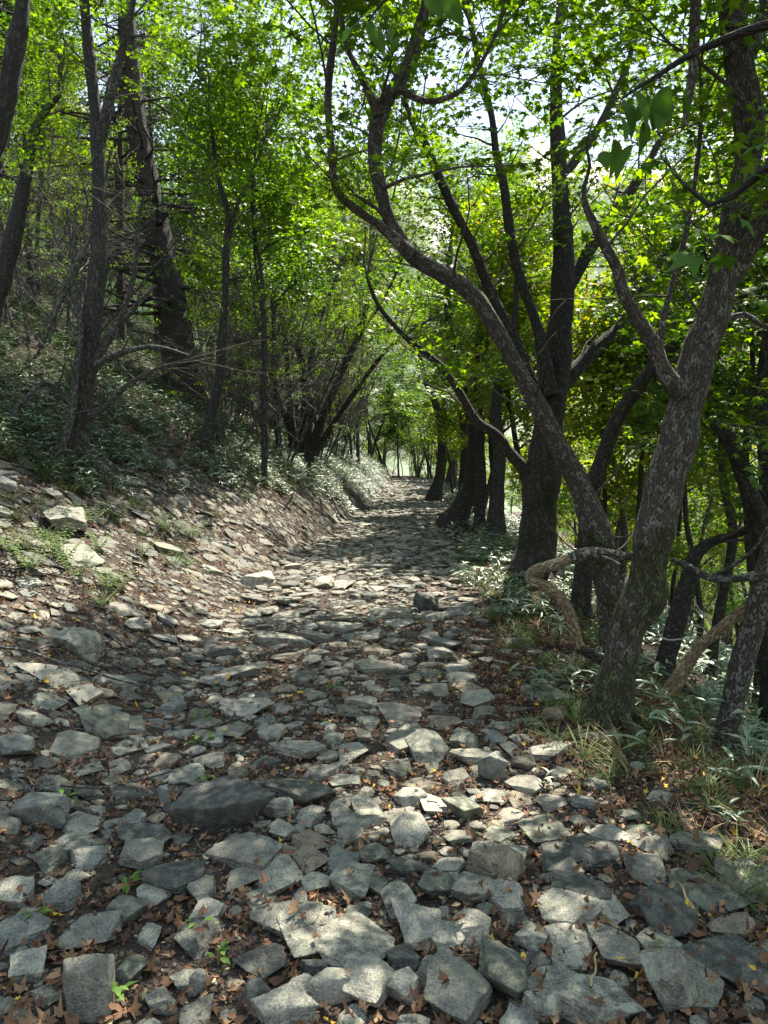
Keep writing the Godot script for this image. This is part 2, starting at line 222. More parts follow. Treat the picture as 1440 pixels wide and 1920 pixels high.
const BOUGHS := [
	["oval", [Vector3(0.732,2.966,-1.7), Vector3(0.477,3.125,-2.1), Vector3(0.232,3.202,-2.4), Vector3(0.035,3.12,-2.5), Vector3(-0.052,3.021,-2.5)],
		[[-0.054,2.979,-2.44,0.102], [-0.026,2.976,-2.48,0.104], [0.026,3.007,-2.52,0.088], [0.05,3.004,-2.56,0.071], [-0.111,2.973,-2.46,0.077], [0.139,3.107,-2.5,0.156], [0.194,3.131,-2.54,0.194], [0.094,2.869,-2.44,0.058]]],
	["oval", [Vector3(1.186,2.543,-1.7), Vector3(1.032,2.708,-1.95), Vector3(0.901,2.75,-2.15), Vector3(0.793,2.703,-2.2), Vector3(0.687,2.636,-2.2)],
		[[0.705,2.627,-2.14,0.165], [0.686,2.62,-2.18,0.153], [0.771,2.653,-2.22,0.156], [0.821,2.695,-2.26,0.19], [0.81,2.651,-2.16,0.182], [0.861,2.662,-2.2,0.17], [0.679,2.538,-2.24,0.174], [0.662,2.565,-2.14,0.15], [0.715,2.498,-2.18,0.154], [0.826,2.638,-2.22,0.171], [0.651,2.511,-2.26,0.112], [0.737,2.552,-2.16,0.137]]],
	["palm", [Vector3(1.198,2.314,-1.7), Vector3(1.017,2.365,-1.85), Vector3(0.965,2.326,-1.95), Vector3(0.865,2.269,-2), Vector3(0.76,2.406,-2.05)],
		[[0.712,2.376,-1.94,0.077], [0.753,2.354,-1.98,0.073], [0.73,2.391,-2.02,0.063], [0.835,2.232,-2.06,0.176], [0.871,2.181,-1.96,0.139], [0.827,2.135,-2,0.178], [0.971,2.247,-2.04,0.145], [0.96,2.322,-1.94,0.151], [0.988,2.419,-1.98,0.126], [1.007,2.531,-2.02,0.128], [1.009,2.661,-2.06,0.101], [0.897,2.124,-1.96,0.112], [0.695,2.369,-2,0.068]]]]

var rng := RandomNumberGenerator.new()
var bumps := FastNoiseLite.new()
var wob := FastNoiseLite.new()
var taken := {}
var M := {}
var trees_at: Array = []

# ------------------------------------------------------------------ small helpers
func lin(r: float, g: float, b: float) -> Color:
	return Color(r, g, b).linear_to_srgb()

func curve(t: float, pts: Array) -> float:
	if t <= pts[0][0]:
		return pts[0][1]
	for i in range(1, pts.size()):
		if t <= pts[i][0]:
			return lerpf(pts[i - 1][1], pts[i][1], (t - pts[i - 1][0]) / (pts[i][0] - pts[i - 1][0]))
	return pts[pts.size() - 1][1]

func ramp(x: float, w: float) -> float:
	return maxf(0.0, x * 0.5 + sqrt(x * x * 0.25 + w * w) - w)

func centre(d: float) -> float:
	return curve(d, C_LINE)

func smooth_y(x: float, z: float) -> float:
	var d := -z
	var c := centre(d)
	var r := x - (c + curve(d, DROP_AT))
	var l := (c - curve(d, RISE_AT)) - x
	var h := 0.0
	if r > -2.0:
		h -= 0.62 * ramp(r, 0.25)
	if l > -2.0:
		h += curve(d, RISE) * ramp(l, 0.2)
		if l > 0.0:
			h += curve(d, BANK) * (1.0 - exp(-l / 0.7))
	return maxf(h, -70.0) if h < 0.0 else h

func ground_y(x: float, z: float) -> float:
	var h := smooth_y(x, z)
	var off := clampf(absf(x - centre(-z)) - 0.8, 0.0, 2.5) / 2.5
	return h + bumps.get_noise_2d(x, z) * (0.03 + 0.14 * off) + bumps.get_noise_2d(x * 4.1 + 70.0, z * 4.1) * (0.012 + 0.03 * off)

func ground_n(x: float, z: float) -> Vector3:
	var e := 0.15
	return Vector3(smooth_y(x - e, z) - smooth_y(x + e, z), 2.0 * e, smooth_y(x, z - e) - smooth_y(x, z + e)).normalized()

func numbered(called: String) -> String:
	if not taken.has(called):
		taken[called] = 0
		return called
	taken[called] += 1
	return "%s_%03d" % [called, taken[called]]

func tag(o: Node, label: String, category: String, group := "", kind := "") -> void:
	if label: o.set_meta("label", label)
	if category: o.set_meta("category", category)
	if group: o.set_meta("group", group)
	if kind: o.set_meta("kind", kind)

func thing(called: String, label: String, category: String, at := Vector3.ZERO, group := "") -> Node3D:
	var o := Node3D.new()
	o.name = numbered(called)
	add_child(o)
	o.position = at
	tag(o, label, category, group)
	return o

func part(parent: Node, called: String, mesh: Mesh, mat: Material = null) -> MeshInstance3D:
	var o := MeshInstance3D.new()
	o.mesh = mesh
	if mat: o.material_override = mat
	var n := called
	var k := 0
	while parent.has_node(NodePath(n)):
		k += 1
		n = "%s_%03d" % [called, k]
	o.name = n
	parent.add_child(o)
	return o

func copies(parent: Node, called: String, mesh: Mesh, xf: Array, cols: Array = []) -> MultiMeshInstance3D:
	var mm := MultiMesh.new()
	mm.transform_format = MultiMesh.TRANSFORM_3D
	mm.use_colors = not cols.is_empty()
	mm.mesh = mesh
	mm.instance_count = xf.size()
	for i in xf.size():
		mm.set_instance_transform(i, xf[i])
		if mm.use_colors:
			mm.set_instance_color(i, cols[i])
	var o := MultiMeshInstance3D.new()
	o.multimesh = mm
	var n := called
	var k := 0
	while parent.has_node(NodePath(n)):
		k += 1
		n = "%s_%03d" % [called, k]
	o.name = n
	parent.add_child(o)
	return o

# ------------------------------------------------------------------ mesh building
class Build:
	var v := PackedVector3Array()
	var n := PackedVector3Array()
	var uv := PackedVector2Array()
	var c := PackedColorArray()
	var i := PackedInt32Array()
	func vert(p: Vector3, nn: Vector3, u: Vector2, col: Color) -> int:
		v.append(p); n.append(nn); uv.append(u); c.append(col)
		return v.size() - 1
	func tri(a: int, b: int, d: int) -> void:
		i.append(a); i.append(b); i.append(d)
	func add_to(m: ArrayMesh, mat: Material) -> void:
		if i.is_empty(): return
		var arr := []
		arr.resize(Mesh.ARRAY_MAX)
		arr[Mesh.ARRAY_VERTEX] = v
		arr[Mesh.ARRAY_NORMAL] = n
		arr[Mesh.ARRAY_TEX_UV] = uv
		arr[Mesh.ARRAY_COLOR] = c
		arr[Mesh.ARRAY_INDEX] = i
		m.add_surface_from_arrays(Mesh.PRIMITIVE_TRIANGLES, arr)
		m.surface_set_material(m.get_surface_count() - 1, mat)
	func mesh(mat: Material) -> ArrayMesh:
		var m := ArrayMesh.new()
		add_to(m, mat)
		return m
	func smooth() -> void:
		for k in n.size(): n[k] = Vector3.ZERO
		for k in range(0, i.size(), 3):
			var f := (v[i[k + 2]] - v[i[k]]).cross(v[i[k + 1]] - v[i[k]])
			n[i[k]] += f; n[i[k + 1]] += f; n[i[k + 2]] += f
		for k in n.size(): n[k] = n[k].normalized()

# a tube along pts (xyz, w = radius); rough > 0 gives knobbly bark, moss = [low y, high y, strength]
func tube(b: Build, pts: Array, sides: int, rough := 0.0, moss: Array = [], tint := Color.WHITE) -> void:
	var cnt := pts.size()
	var nrm := Vector3.ZERO
	var along := 0.0
	var first := b.v.size()
	var r0: float = maxf(0.004, pts[0].w)
	for k in cnt:
		var p := Vector3(pts[k].x, pts[k].y, pts[k].z)
		var q0: Vector4 = pts[maxi(0, k - 1)]
		var q1: Vector4 = pts[mini(cnt - 1, k + 1)]
		var t := Vector3(q1.x - q0.x, q1.y - q0.y, q1.z - q0.z).normalized()
		if k == 0:
			nrm = t.cross(Vector3(0.31, 0.2, 0.93)).normalized()
		else:
			along += p.distance_to(Vector3(q0.x, q0.y, q0.z))
			nrm = (nrm - t * nrm.dot(t)).normalized()
		var bi := t.cross(nrm)
		for j in sides + 1:
			var a := TAU * float(j % sides) / sides
			var dir := nrm * cos(a) + bi * sin(a)
			var r: float = pts[k].w
			var col := tint
			if rough > 0.0:
				var q := p + dir * r
				r *= 1.0 + rough * (wob.get_noise_3d(q.x * 2.2, q.y * 2.2, q.z * 2.2) * 0.9 + wob.get_noise_3d(q.x * 7.0, q.y * 5.0, q.z * 7.0) * 0.55)
				r += wob.get_noise_3d(q.x * 22.0, q.y * 12.0, q.z * 22.0) * 0.006 * minf(1.0, r * 12.0)
				if not moss.is_empty():
					var m := wob.get_noise_3d(q.x * 6.0 + 9.0, q.y * 4.0, q.z * 6.0) * 0.9 + wob.get_noise_3d(q.x * 19.0, q.y * 15.0, q.z * 19.0) * 0.35
					var lo: float = moss[0]
					var hi: float = moss[1]
					m += moss[2] - 1.1 * maxf(0.0, maxf(lo - q.y, q.y - hi) * 2.2)
					col = tint.lerp(Color(0.42, 0.55, 0.13), smoothstep(0.0, 0.14, m) * 0.85)
				var pl := wob.get_noise_3d(q.x * 4.0 + 50.0, q.y * 2.6, q.z * 4.0) + wob.get_noise_3d(q.x * 17.0 + 50.0, q.y * 13.0, q.z * 17.0) * 0.5
				col = col.lerp(Color(2.0, 2.1, 1.95), smoothstep(0.36, 0.5, pl) * 0.7)
			b.vert(p + dir * r, dir, Vector2(float(j) / sides * TAU * r0, along), col)
	var s := sides + 1
	for k in cnt - 1:
		for j in sides:
			var a := first + k * s + j
			b.tri(a, a + s, a + 1)
			b.tri(a + 1, a + s, a + s + 1)
	# round the far end off
	var e: Vector4 = pts[cnt - 1]
	var o: Vector4 = pts[cnt - 2]
	var d := Vector3(e.x - o.x, e.y - o.y, e.z - o.z).normalized()
	var tip := b.vert(Vector3(e.x, e.y, e.z) + d * e.w * 0.6, d, Vector2(0, along), tint)
	for j in sides:
		var a := first + (cnt - 1) * s + j
		b.tri(a, tip, a + 1)

func smooth_line(pts: Array, step: float) -> Array:
	var out := []
	for k in pts.size() - 1:
		var p0: Vector4 = pts[maxi(0, k - 1)]
		var p1: Vector4 = pts[k]
		var p2: Vector4 = pts[k + 1]
		var p3: Vector4 = pts[mini(pts.size() - 1, k + 2)]
		var l := Vector3(p2.x - p1.x, p2.y - p1.y, p2.z - p1.z).length()
		var cnt := maxi(1, int(l / step))
		for j in cnt:
			out.append(p1.cubic_interpolate(p2, p0, p3, float(j) / cnt))
	out.append(pts[pts.size() - 1])
	for q in out.size():
		out[q].w = maxf(out[q].w, 0.003)
	return out

func p3(q: Vector4) -> Vector3:
	return Vector3(q.x, q.y, q.z)

func v4(p: Vector3, r: float) -> Vector4:
	return Vector4(p.x, p.y, p.z, r)

# a wandering branch
func wander(at: Vector3, dir: Vector3, length: float, r0: float, r1: float, segs: int, crook: float, lift: float) -> Array:
	var out := [v4(at, r0)]
	var p := at
	var d := dir.normalized()
	for k in segs:
		d = (d + Vector3(rng.randf_range(-1, 1), rng.randf_range(-0.7, 0.7), rng.randf_range(-1, 1)) * crook + Vector3.UP * lift).normalized()
		p += d * length / segs
		out.append(v4(p, lerpf(r0, r1, float(k + 1) / segs)))
	return out

# ------------------------------------------------------------------ leaves
func palmate(b: Build, xf: Transform3D, size: float, col := Color.WHITE, curl := 0.18) -> void:
	var ang := [-2.35, -1.75, -1.35, -0.87, -0.45, 0.0, 0.45, 0.87, 1.35, 1.75, 2.35]
	var rad := [0.25, 0.62, 0.42, 0.9, 0.5, 1.0, 0.5, 0.9, 0.42, 0.62, 0.25]
	var up := xf.basis.y.normalized()
	var c0 := b.vert(xf.origin, up, Vector2(0, 0), col)
	for k in 11:
		var r: float = rad[k] * size
		var a: float = ang[k]
		var p := Vector3(sin(a) * r, -curl * rad[k] * r + (0.05 * size if k % 2 == 0 else 0.0), cos(a) * r)
		b.vert(xf * p, (up + xf.basis * Vector3(sin(a), 0, cos(a)) * 0.25).normalized(), Vector2(sin(a), cos(a)), col)
	for k in 10:
		b.tri(c0, c0 + 2 + k, c0 + 1 + k)

# pointed oval leaf lying along +z of xf, folded on its midrib
func oval(b: Build, xf: Transform3D, length: float, width: float, col := Color.WHITE, segs := 3, droop := 0.25, fold := 0.2) -> void:
	var first := b.v.size()
	for k in segs + 1:
		var t := float(k) / segs
		var w := width * 0.5 * pow(sin(PI * pow(clampf(t, 0.02, 0.985), 0.75)), 0.8)
		var y := -droop * length * t * t
		for s in [-1.0, 0.0, 1.0]:
			var nn: Vector3 = (xf.basis * Vector3(-s * fold * 1.5, 1.0, droop * 2.0 * t)).normalized()
			b.vert(xf * Vector3(s * w, y + absf(s) * w * fold, t * length), nn, Vector2(s, t), col)
	for k in segs:
		for s in 2:
			var a := first + k * 3 + s
			b.tri(a, a + 1, a + 3)
			b.tri(a + 1, a + 4, a + 3)

func facing(at: Vector3, fwd: Vector3, up: Vector3) -> Transform3D:
	var z := fwd.normalized()
	var x := up.cross(z)
	if x.length() < 0.01: x = Vector3.RIGHT
	x = x.normalized()
	return Transform3D(Basis(x, z.cross(x), z), at)

func rnd_dir(flat := 1.0) -> Vector3:
	return Vector3(rng.randf_range(-1, 1), rng.randf_range(-1, 1) * flat, rng.randf_range(-1, 1)).normalized()

# a flat layered spray of leaves on a forked twig, reaching about 0.55 m along +z
func make_spray(kind: String, seed_no: int) -> ArrayMesh:
	rng.seed = seed_no
	var la := Build.new()
	var lb := Build.new()
	var tw := Build.new()
	if kind == "maple" or kind == "small":
		var main := wander(Vector3.ZERO, Vector3(0, 0.1, 1), 0.5, 0.004, 0.0015, 5, 0.22, -0.02)
		tube(tw, main, 3)
		var ends := []
		for k in range(1, 6):
			var at := p3(main[k])
			for s in [-1.0, 1.0]:
				if rng.randf() < (0.85 if k < 5 else 0.5):
					var side := wander(at, Vector3(s * rng.randf_range(0.5, 1.0), rng.randf_range(-0.25, 0.2), 0.7), rng.randf_range(0.1, 0.24), 0.002, 0.001, 2, 0.2, -0.03)
					tube(tw, side, 3)
					ends.append(side)
		ends.append([main[4], main[5], main[5]])
		for e in ends:
			for k in range(1, e.size()):
				var cnt := 2 if kind == "maple" else 5
				for s in cnt:
					var out: Vector3 = rnd_dir(0.25)
					var up := (Vector3.UP + rnd_dir() * 0.55).normalized()
					var at: Vector3 = p3(e[k]) + out * rng.randf_range(0.015, 0.05)
					var bb: Build = la if rng.randf() < 0.62 else lb
					if kind == "maple":
						palmate(bb, facing(at, out, up), rng.randf_range(0.038, 0.062), Color.WHITE, rng.randf_range(0.05, 0.4))
					else:
						oval(bb, facing(at, out, up), rng.randf_range(0.03, 0.05), rng.randf_range(0.014, 0.02), Color.WHITE, 2)
	elif kind == "far":
		for k in 9:
			var mid := Vector3(rng.randf_range(-0.4, 0.4), rng.randf_range(-0.16, 0.16), rng.randf_range(-0.4, 0.4))
			tube(tw, [v4(Vector3.ZERO, 0.004), v4(mid * 0.5 + Vector3(0, -0.03, 0), 0.003), v4(mid, 0.002)], 3)
			for s in 9:
				var out := rnd_dir(0.3)
				var at := mid + rnd_dir(0.45) * rng.randf_range(0.02, 0.19)
				var xf := facing(at, out, (Vector3.UP + rnd_dir() * 0.7).normalized())
				var bb: Build = la if rng.randf() < 0.6 else lb
				var ls := rng.randf_range(0.055, 0.085)
				var f := bb.v.size()
				for q in [Vector3(0, 0, -0.3), Vector3(0.52, -0.1, 0.12), Vector3(0, -0.1, 0.75), Vector3(-0.52, -0.1, 0.12), Vector3(0.3, -0.06, 0.5), Vector3(-0.3, -0.06, 0.5)]:
					bb.vert(xf * (q * ls), xf.basis.y, Vector2.ZERO, Color.WHITE)
				bb.tri(f, f + 1, f + 3)
				bb.tri(f + 1, f + 4, f + 3)
				bb.tri(f + 3, f + 4, f + 5)
				bb.tri(f + 4, f + 2, f + 5)
	elif kind == "needle":
		var main := wander(Vector3.ZERO, Vector3(0, 0, 1), 0.6, 0.006, 0.002, 4, 0.1, -0.02)
		tube(tw, main, 3)
		for k in range(1, 5):
			for s in [-1.0, 1.0]:
				var side := wander(p3(main[k]), Vector3(s, rng.randf_range(-0.2, 0.1), 0.8), rng.randf_range(0.14, 0.3), 0.003, 0.001, 3, 0.1, -0.02)
				tube(tw, side, 3)
				for q in range(1, 4):
					for j in 7:
						var bb: Build = la if rng.randf() < 0.6 else lb
						oval(bb, facing(p3(side[q]).lerp(p3(side[q - 1]), rng.randf()), rnd_dir(0.7), Vector3.UP), rng.randf_range(0.03, 0.05), 0.006, Color.WHITE, 1, 0.0, 0.0)
	var m := ArrayMesh.new()
	var pair: Array = {"maple": ["leaf_mid", "leaf_bright"], "small": ["leaf_bright", "leaf_mid"], "far": ["leaf_mid", "leaf_bright"], "needle": ["needle_dark", "needle_mid"]}[kind]
	la.add_to(m, M[pair[0]])
	lb.add_to(m, M[pair[1]])
	tw.add_to(m, M.twig)
	return m

var sprays := {}

# ------------------------------------------------------------------ trees
# branchlets with sprays along a branch; twigs go into tw, spray places into places
func foliate(tw: Build, places: Array, line: Array, from: float, per_m: float, reach: float, spray_n: int, size: float, crook := 0.28) -> void:
	var cnt := line.size()
	var total := 0.0
	for k in cnt - 1:
		total += p3(line[k]).distance_to(p3(line[k + 1]))
	var num := int(ceil(total * (1.0 - from) * per_m))
	for q in num:
		var t := lerpf(from, 1.0, (q + rng.randf()) / num) * (cnt - 1)
		var k := mini(int(t), cnt - 2)
		var at := p3(line[k]).lerp(p3(line[k + 1]), t - k)
		var along := (p3(line[k + 1]) - p3(line[k])).normalized()
		var out := (rnd_dir(0.5) + along * 0.5 + Vector3.UP * 0.15).normalized()
		var len_b := reach * rng.randf_range(0.55, 1.15)
		var r: float = clampf(line[k].w * 0.4, 0.004, 0.018)
		var tl := wander(at, out, len_b, r, 0.003, 5, crook, 0.02)
		tube(tw, tl, 4)
		for s in spray_n:
			var j := 1 + (s * 4 / maxi(1, spray_n - 1) if spray_n > 1 else 4)
			j = mini(j, 5)
			var p := p3(tl[j])
			var fwd := (p3(tl[j]) - p3(tl[j - 1])).normalized() + rnd_dir(0.4) * 0.9
			fwd.y = clampf(fwd.y, -0.35, 0.35)
			var xf := facing(p, fwd, (Vector3.UP + rnd_dir() * 0.3).normalized())
			places.append(Transform3D(xf.basis.scaled(Vector3.ONE * size * rng.randf_range(0.8, 1.25)), p))

# leafless forking twigs along a branch
func bare_twigs(tw: Build, line: Array, from: float, per_m: float, reach: float) -> void:
	var cnt := line.size()
	var total := 0.0
	for k in cnt - 1:
		total += p3(line[k]).distance_to(p3(line[k + 1]))
	for q in int(total * (1.0 - from) * per_m):
		var t := lerpf(from, 1.0, rng.randf()) * (cnt - 1)
		var k := mini(int(t), cnt - 2)
		var at := p3(line[k]).lerp(p3(line[k + 1]), t - k)
		var along := (p3(line[k + 1]) - p3(line[k])).normalized()
		var tl := wander(at, rnd_dir(0.6) + along * 0.6 + Vector3.UP * 0.1, reach * rng.randf_range(0.4, 1.2), clampf(line[k].w * 0.3, 0.004, 0.012), 0.002, 6, 0.22, 0.01)
		tube(tw, tl, 4)
		for s in 3:
			var j := rng.randi_range(1, 5)
			tube(tw, wander(p3(tl[j]), (p3(tl[j + 1]) - p3(tl[j])).normalized() + rnd_dir(0.7) * 0.8, reach * rng.randf_range(0.15, 0.5), 0.004, 0.0015, 3, 0.25, 0.0), 3)

func crown(t: Node, kind: String, places: Array) -> void:
	var vs: Array = sprays[kind]
	if places.is_empty(): return
	copies(t, "crown", vs[hash(String(t.name)) % vs.size()], places).set_meta("kind", "stuff")

func to_ground(line: Array) -> Array:
	var a: Vector4 = line[0]
	var gy := ground_y(a.x, a.z)
	var l := line.duplicate()
	if a.y > gy - 0.1:
		l.push_front(Vector4(a.x - (l[1].x - a.x) * 0.3, gy - 0.3, a.z, a.w * 1.25))
	return l

# a tree whose trunk and limbs were measured; sub-limbs and foliage are grown on them
func measured_tree(called: String, key: String, label: String, opt := {}) -> Node3D:
	rng.seed = hash(key)
	var lines: Array = WOOD[key]
	var foot: Vector4 = lines[0][0]
	var t := thing(called, label, opt.get("category", "tree"), Vector3(foot.x, ground_y(foot.x, foot.z), foot.z), opt.get("group", ""))
	var mat: Material = M[opt.get("bark", "bark_lichen")]
	var places := []
	var tw := Build.new()
	for k in lines.size():
		var line: Array = lines[k]
		if k == 0: line = to_ground(line)
		var d: float = -foot.z
		line = smooth_line(line, 0.035 if d < 7.0 else (0.07 if d < 12.0 else 0.14))
		var b := Build.new()
		var sides := 22 if d < 7.0 and k == 0 else (14 if d < 12.0 else 9)
		if k > 0: sides = maxi(6, sides - 6)
		var bare: bool = k in opt.get("bare", [])
		tube(b, line, sides, opt.get("rough", 0.24), opt.get("moss", []) if k == 0 else opt.get("moss_limb", []), opt.get("limb_tint", Color.WHITE) if bare else opt.get("tint", Color.WHITE))
		b.smooth()
		var o := part(t, "trunk" if k == 0 else "limb", b.mesh(mat))
		o.position = -t.position
		if k == 0 and d < 11.0: roots(t, line, mat, opt)
		if opt.has("bare_per_m"): bare_twigs(tw, line, 0.15, opt.bare_per_m, opt.get("bare_reach", 0.9))
		if bare: continue
		foliate(tw, places, line, opt.get("from", 0.55) if k == 0 else opt.get("from_limb", 0.35), opt.get("per_m", 4.0), opt.get("reach", 1.0), opt.get("spray_n", 4), opt.get("size", 1.0))
		# the crown goes on above the measured end
		var e: Vector4 = line[line.size() - 1]
		var e0: Vector4 = line[line.size() - 4]
		if opt.get("top", 0.0) > 0.0:
			var go := (p3(e) - p3(e0)).normalized()
			for q in 3:
				var len_t: float = opt.top * rng.randf_range(0.6, 1.0)
				var up := wander(p3(e), go + rnd_dir(0.4) * 0.7 + Vector3.UP * 0.3, len_t, maxf(e.w * 0.75, 0.006), 0.005, 9, 0.25, 0.06)
				tube(tw, up, 6)
				foliate(tw, places, up, 0.1, opt.get("per_m", 4.0) * 1.1, opt.get("reach", 1.0), opt.get("spray_n", 4), opt.get("size", 1.0))
	var o2 := part(t, "twigs", tw.mesh(M.twig))
	o2.set_meta("kind", "stuff")
	o2.position = -t.position
	for k in places.size(): places[k].origin -= t.position
	crown(t, opt.get("leaves", "maple"), places)
	trees_at.append(Vector2(foot.x, foot.z))
	return t

# roots that grip the ground round a trunk foot
func roots(t: Node3D, line: Array, mat: Material, opt: Dictionary) -> void:
	var foot: Vector4 = line[0]
	var c := Vector3(foot.x, ground_y(foot.x, foot.z), foot.z)
	for q in line:
		if q.y > c.y + 0.12:
			foot = q
			break
	var a := rng.randf() * TAU
	for k in 6:
		a += TAU / 6.0 * rng.randf_range(0.75, 1.25)
		var out := Vector3(cos(a), 0, sin(a))
		var reach: float = foot.w * rng.randf_range(2.2, 3.6)
		var pts := []
		for s in 5:
			var u := s / 4.0
			var p: Vector3 = Vector3(foot.x, 0, foot.z) + out * (foot.w * 0.45 + reach * u) + Vector3(-sin(a), 0, cos(a)) * sin(u * 4.0 + k) * 0.04
			p.y = ground_y(p.x, p.z) + lerpf(0.16, -0.05, pow(u, 0.5))
			pts.append(v4(p, lerpf(foot.w * 0.42, 0.018, pow(u, 0.7))))
		var b := Build.new()
		tube(b, smooth_line(pts, 0.04), 9, 0.25, opt.get("moss", []), opt.get("tint", Color.WHITE))
		b.smooth()
		part(t, "root", b.mesh(mat)).position = -t.position

# a grown tree, root at the origin
func grown_tree(called: String, seed_no: int, opt: Dictionary) -> Node3D:
	rng.seed = seed_no
	var t := Node3D.new()
	t.name = called
	var places := []
	var tw := Build.new()
	var h: float = opt.height
	for s in opt.stems:
		var b := Build.new()
		var lean: Vector3 = Vector3(rng.randf_range(-1, 1), 0, rng.randf_range(-1, 1)) * opt.lean
		var hh := h * rng.randf_range(0.8, 1.05)
		var line := wander(Vector3(lean.x, 0, lean.z) * 0.12 + Vector3(0, -0.5, 0), Vector3.UP + lean, hh + 0.5, opt.radius * rng.randf_range(0.8, 1.1), 0.012, 14, opt.get("crook", 0.16), 0.05)
		line[0].w *= 1.5
		line = smooth_line(line, 0.18)
		tube(b, line, 8, 0.14, [], opt.get("tint", Color.WHITE))
		b.smooth()
		part(t, "trunk", b.mesh(M[opt.get("bark", "bark_dark")]))
		for q in opt.limbs:
			var u: float = lerpf(opt.first, 0.95, (q + rng.randf()) / opt.limbs)
			var k := int(u * (line.size() - 1))
			var a := rng.randf() * TAU
			var ll: float = opt.spread * rng.randf_range(0.6, 1.1) * (1.15 - 0.55 * u)
			var limb := wander(p3(line[k]), Vector3(cos(a), opt.get("rise", 0.55), sin(a)), ll, line[k].w * 0.55, 0.006, 7, 0.2, opt.get("lift", 0.03))
			var lb := Build.new()
			tube(lb, limb, 5, 0.0, [], opt.get("tint", Color.WHITE))
			part(t, "limb", lb.mesh(M[opt.get("bark", "bark_dark")]))
			foliate(tw, places, limb, 0.2, opt.per_m, opt.reach, opt.spray_n, opt.size)
			bare_twigs(tw, limb, 0.1, opt.get("bare_per_m", 2.0), 0.9)
		foliate(tw, places, line, 0.6, opt.per_m, opt.reach, opt.spray_n, opt.size)
	part(t, "twigs", tw.mesh(M.twig)).set_meta("kind", "stuff")
	# one leaf mesh for the whole crown
	var vs: Array = sprays[opt.leaves]
	var m := ArrayMesh.new()
	for s in 2:
		var st := SurfaceTool.new()
		st.begin(Mesh.PRIMITIVE_TRIANGLES)
		for k in places.size(): st.append_from(vs[(k + seed_no) % vs.size()], s, places[k])
		st.commit(m)
		m.surface_set_material(s, M[(opt.get("tones", ["leaf_mid", "leaf_bright"]))[s]])
	part(t, "crown", m)
	print(called, " sprays ", places.size(), " tris ", (m.surface_get_array_index_len(0) + m.surface_get_array_index_len(1)) / 3)
	return t

func place(proto: Node3D, called: String, at: Vector3, turn: float, grow: float, label: String, category: String, group: String) -> Node3D:
	var o: Node3D = proto.duplicate()
	o.name = numbered(called)
	add_child(o)
	o.transform = Transform3D(Basis(Vector3.UP, turn).scaled(Vector3(grow, grow, grow)), at)
	tag(o, label, category, group)
	trees_at.append(Vector2(at.x, at.z))
	return o

func clear_of(x: float, z: float, gap: float) -> bool:
	for p in trees_at:
		if absf(p.x - x) < gap and Vector2(x, z).distance_to(p) < gap: return false
	return true

# ------------------------------------------------------------------ stones
func ball(sub: int) -> Array:
	var g := (1.0 + sqrt(5.0)) / 2.0
	var v := []
	for p in [Vector3(-1, g, 0), Vector3(1, g, 0), Vector3(-1, -g, 0), Vector3(1, -g, 0), Vector3(0, -1, g), Vector3(0, 1, g), Vector3(0, -1, -g), Vector3(0, 1, -g), Vector3(g, 0, -1), Vector3(g, 0, 1), Vector3(-g, 0, -1), Vector3(-g, 0, 1)]:
		v.append(p.normalized())
	var f := [0, 11, 5, 0, 5, 1, 0, 1, 7, 0, 7, 10, 0, 10, 11, 1, 5, 9, 5, 11, 4, 11, 10, 2, 10, 7, 6, 7, 1, 8, 3, 9, 4, 3, 4, 2, 3, 2, 6, 3, 6, 8, 3, 8, 9, 4, 9, 5, 2, 4, 11, 6, 2, 10, 8, 6, 7, 9, 8, 1]
	for s in sub:
		var mid := {}
		var f2 := []
		for k in range(0, f.size(), 3):
			var m := []
			for e in 3:
				var a: int = f[k + e]
				var b: int = f[k + (e + 1) % 3]
				var key := Vector2i(mini(a, b), maxi(a, b))
				if not mid.has(key):
					mid[key] = v.size()
					v.append(((v[a] + v[b]) * 0.5).normalized())
				m.append(mid[key])
			f2.append_array([f[k], m[0], m[2], f[k + 1], m[1], m[0], f[k + 2], m[2], m[1], m[0], m[1], m[2]])
		f = f2
	return [v, f]

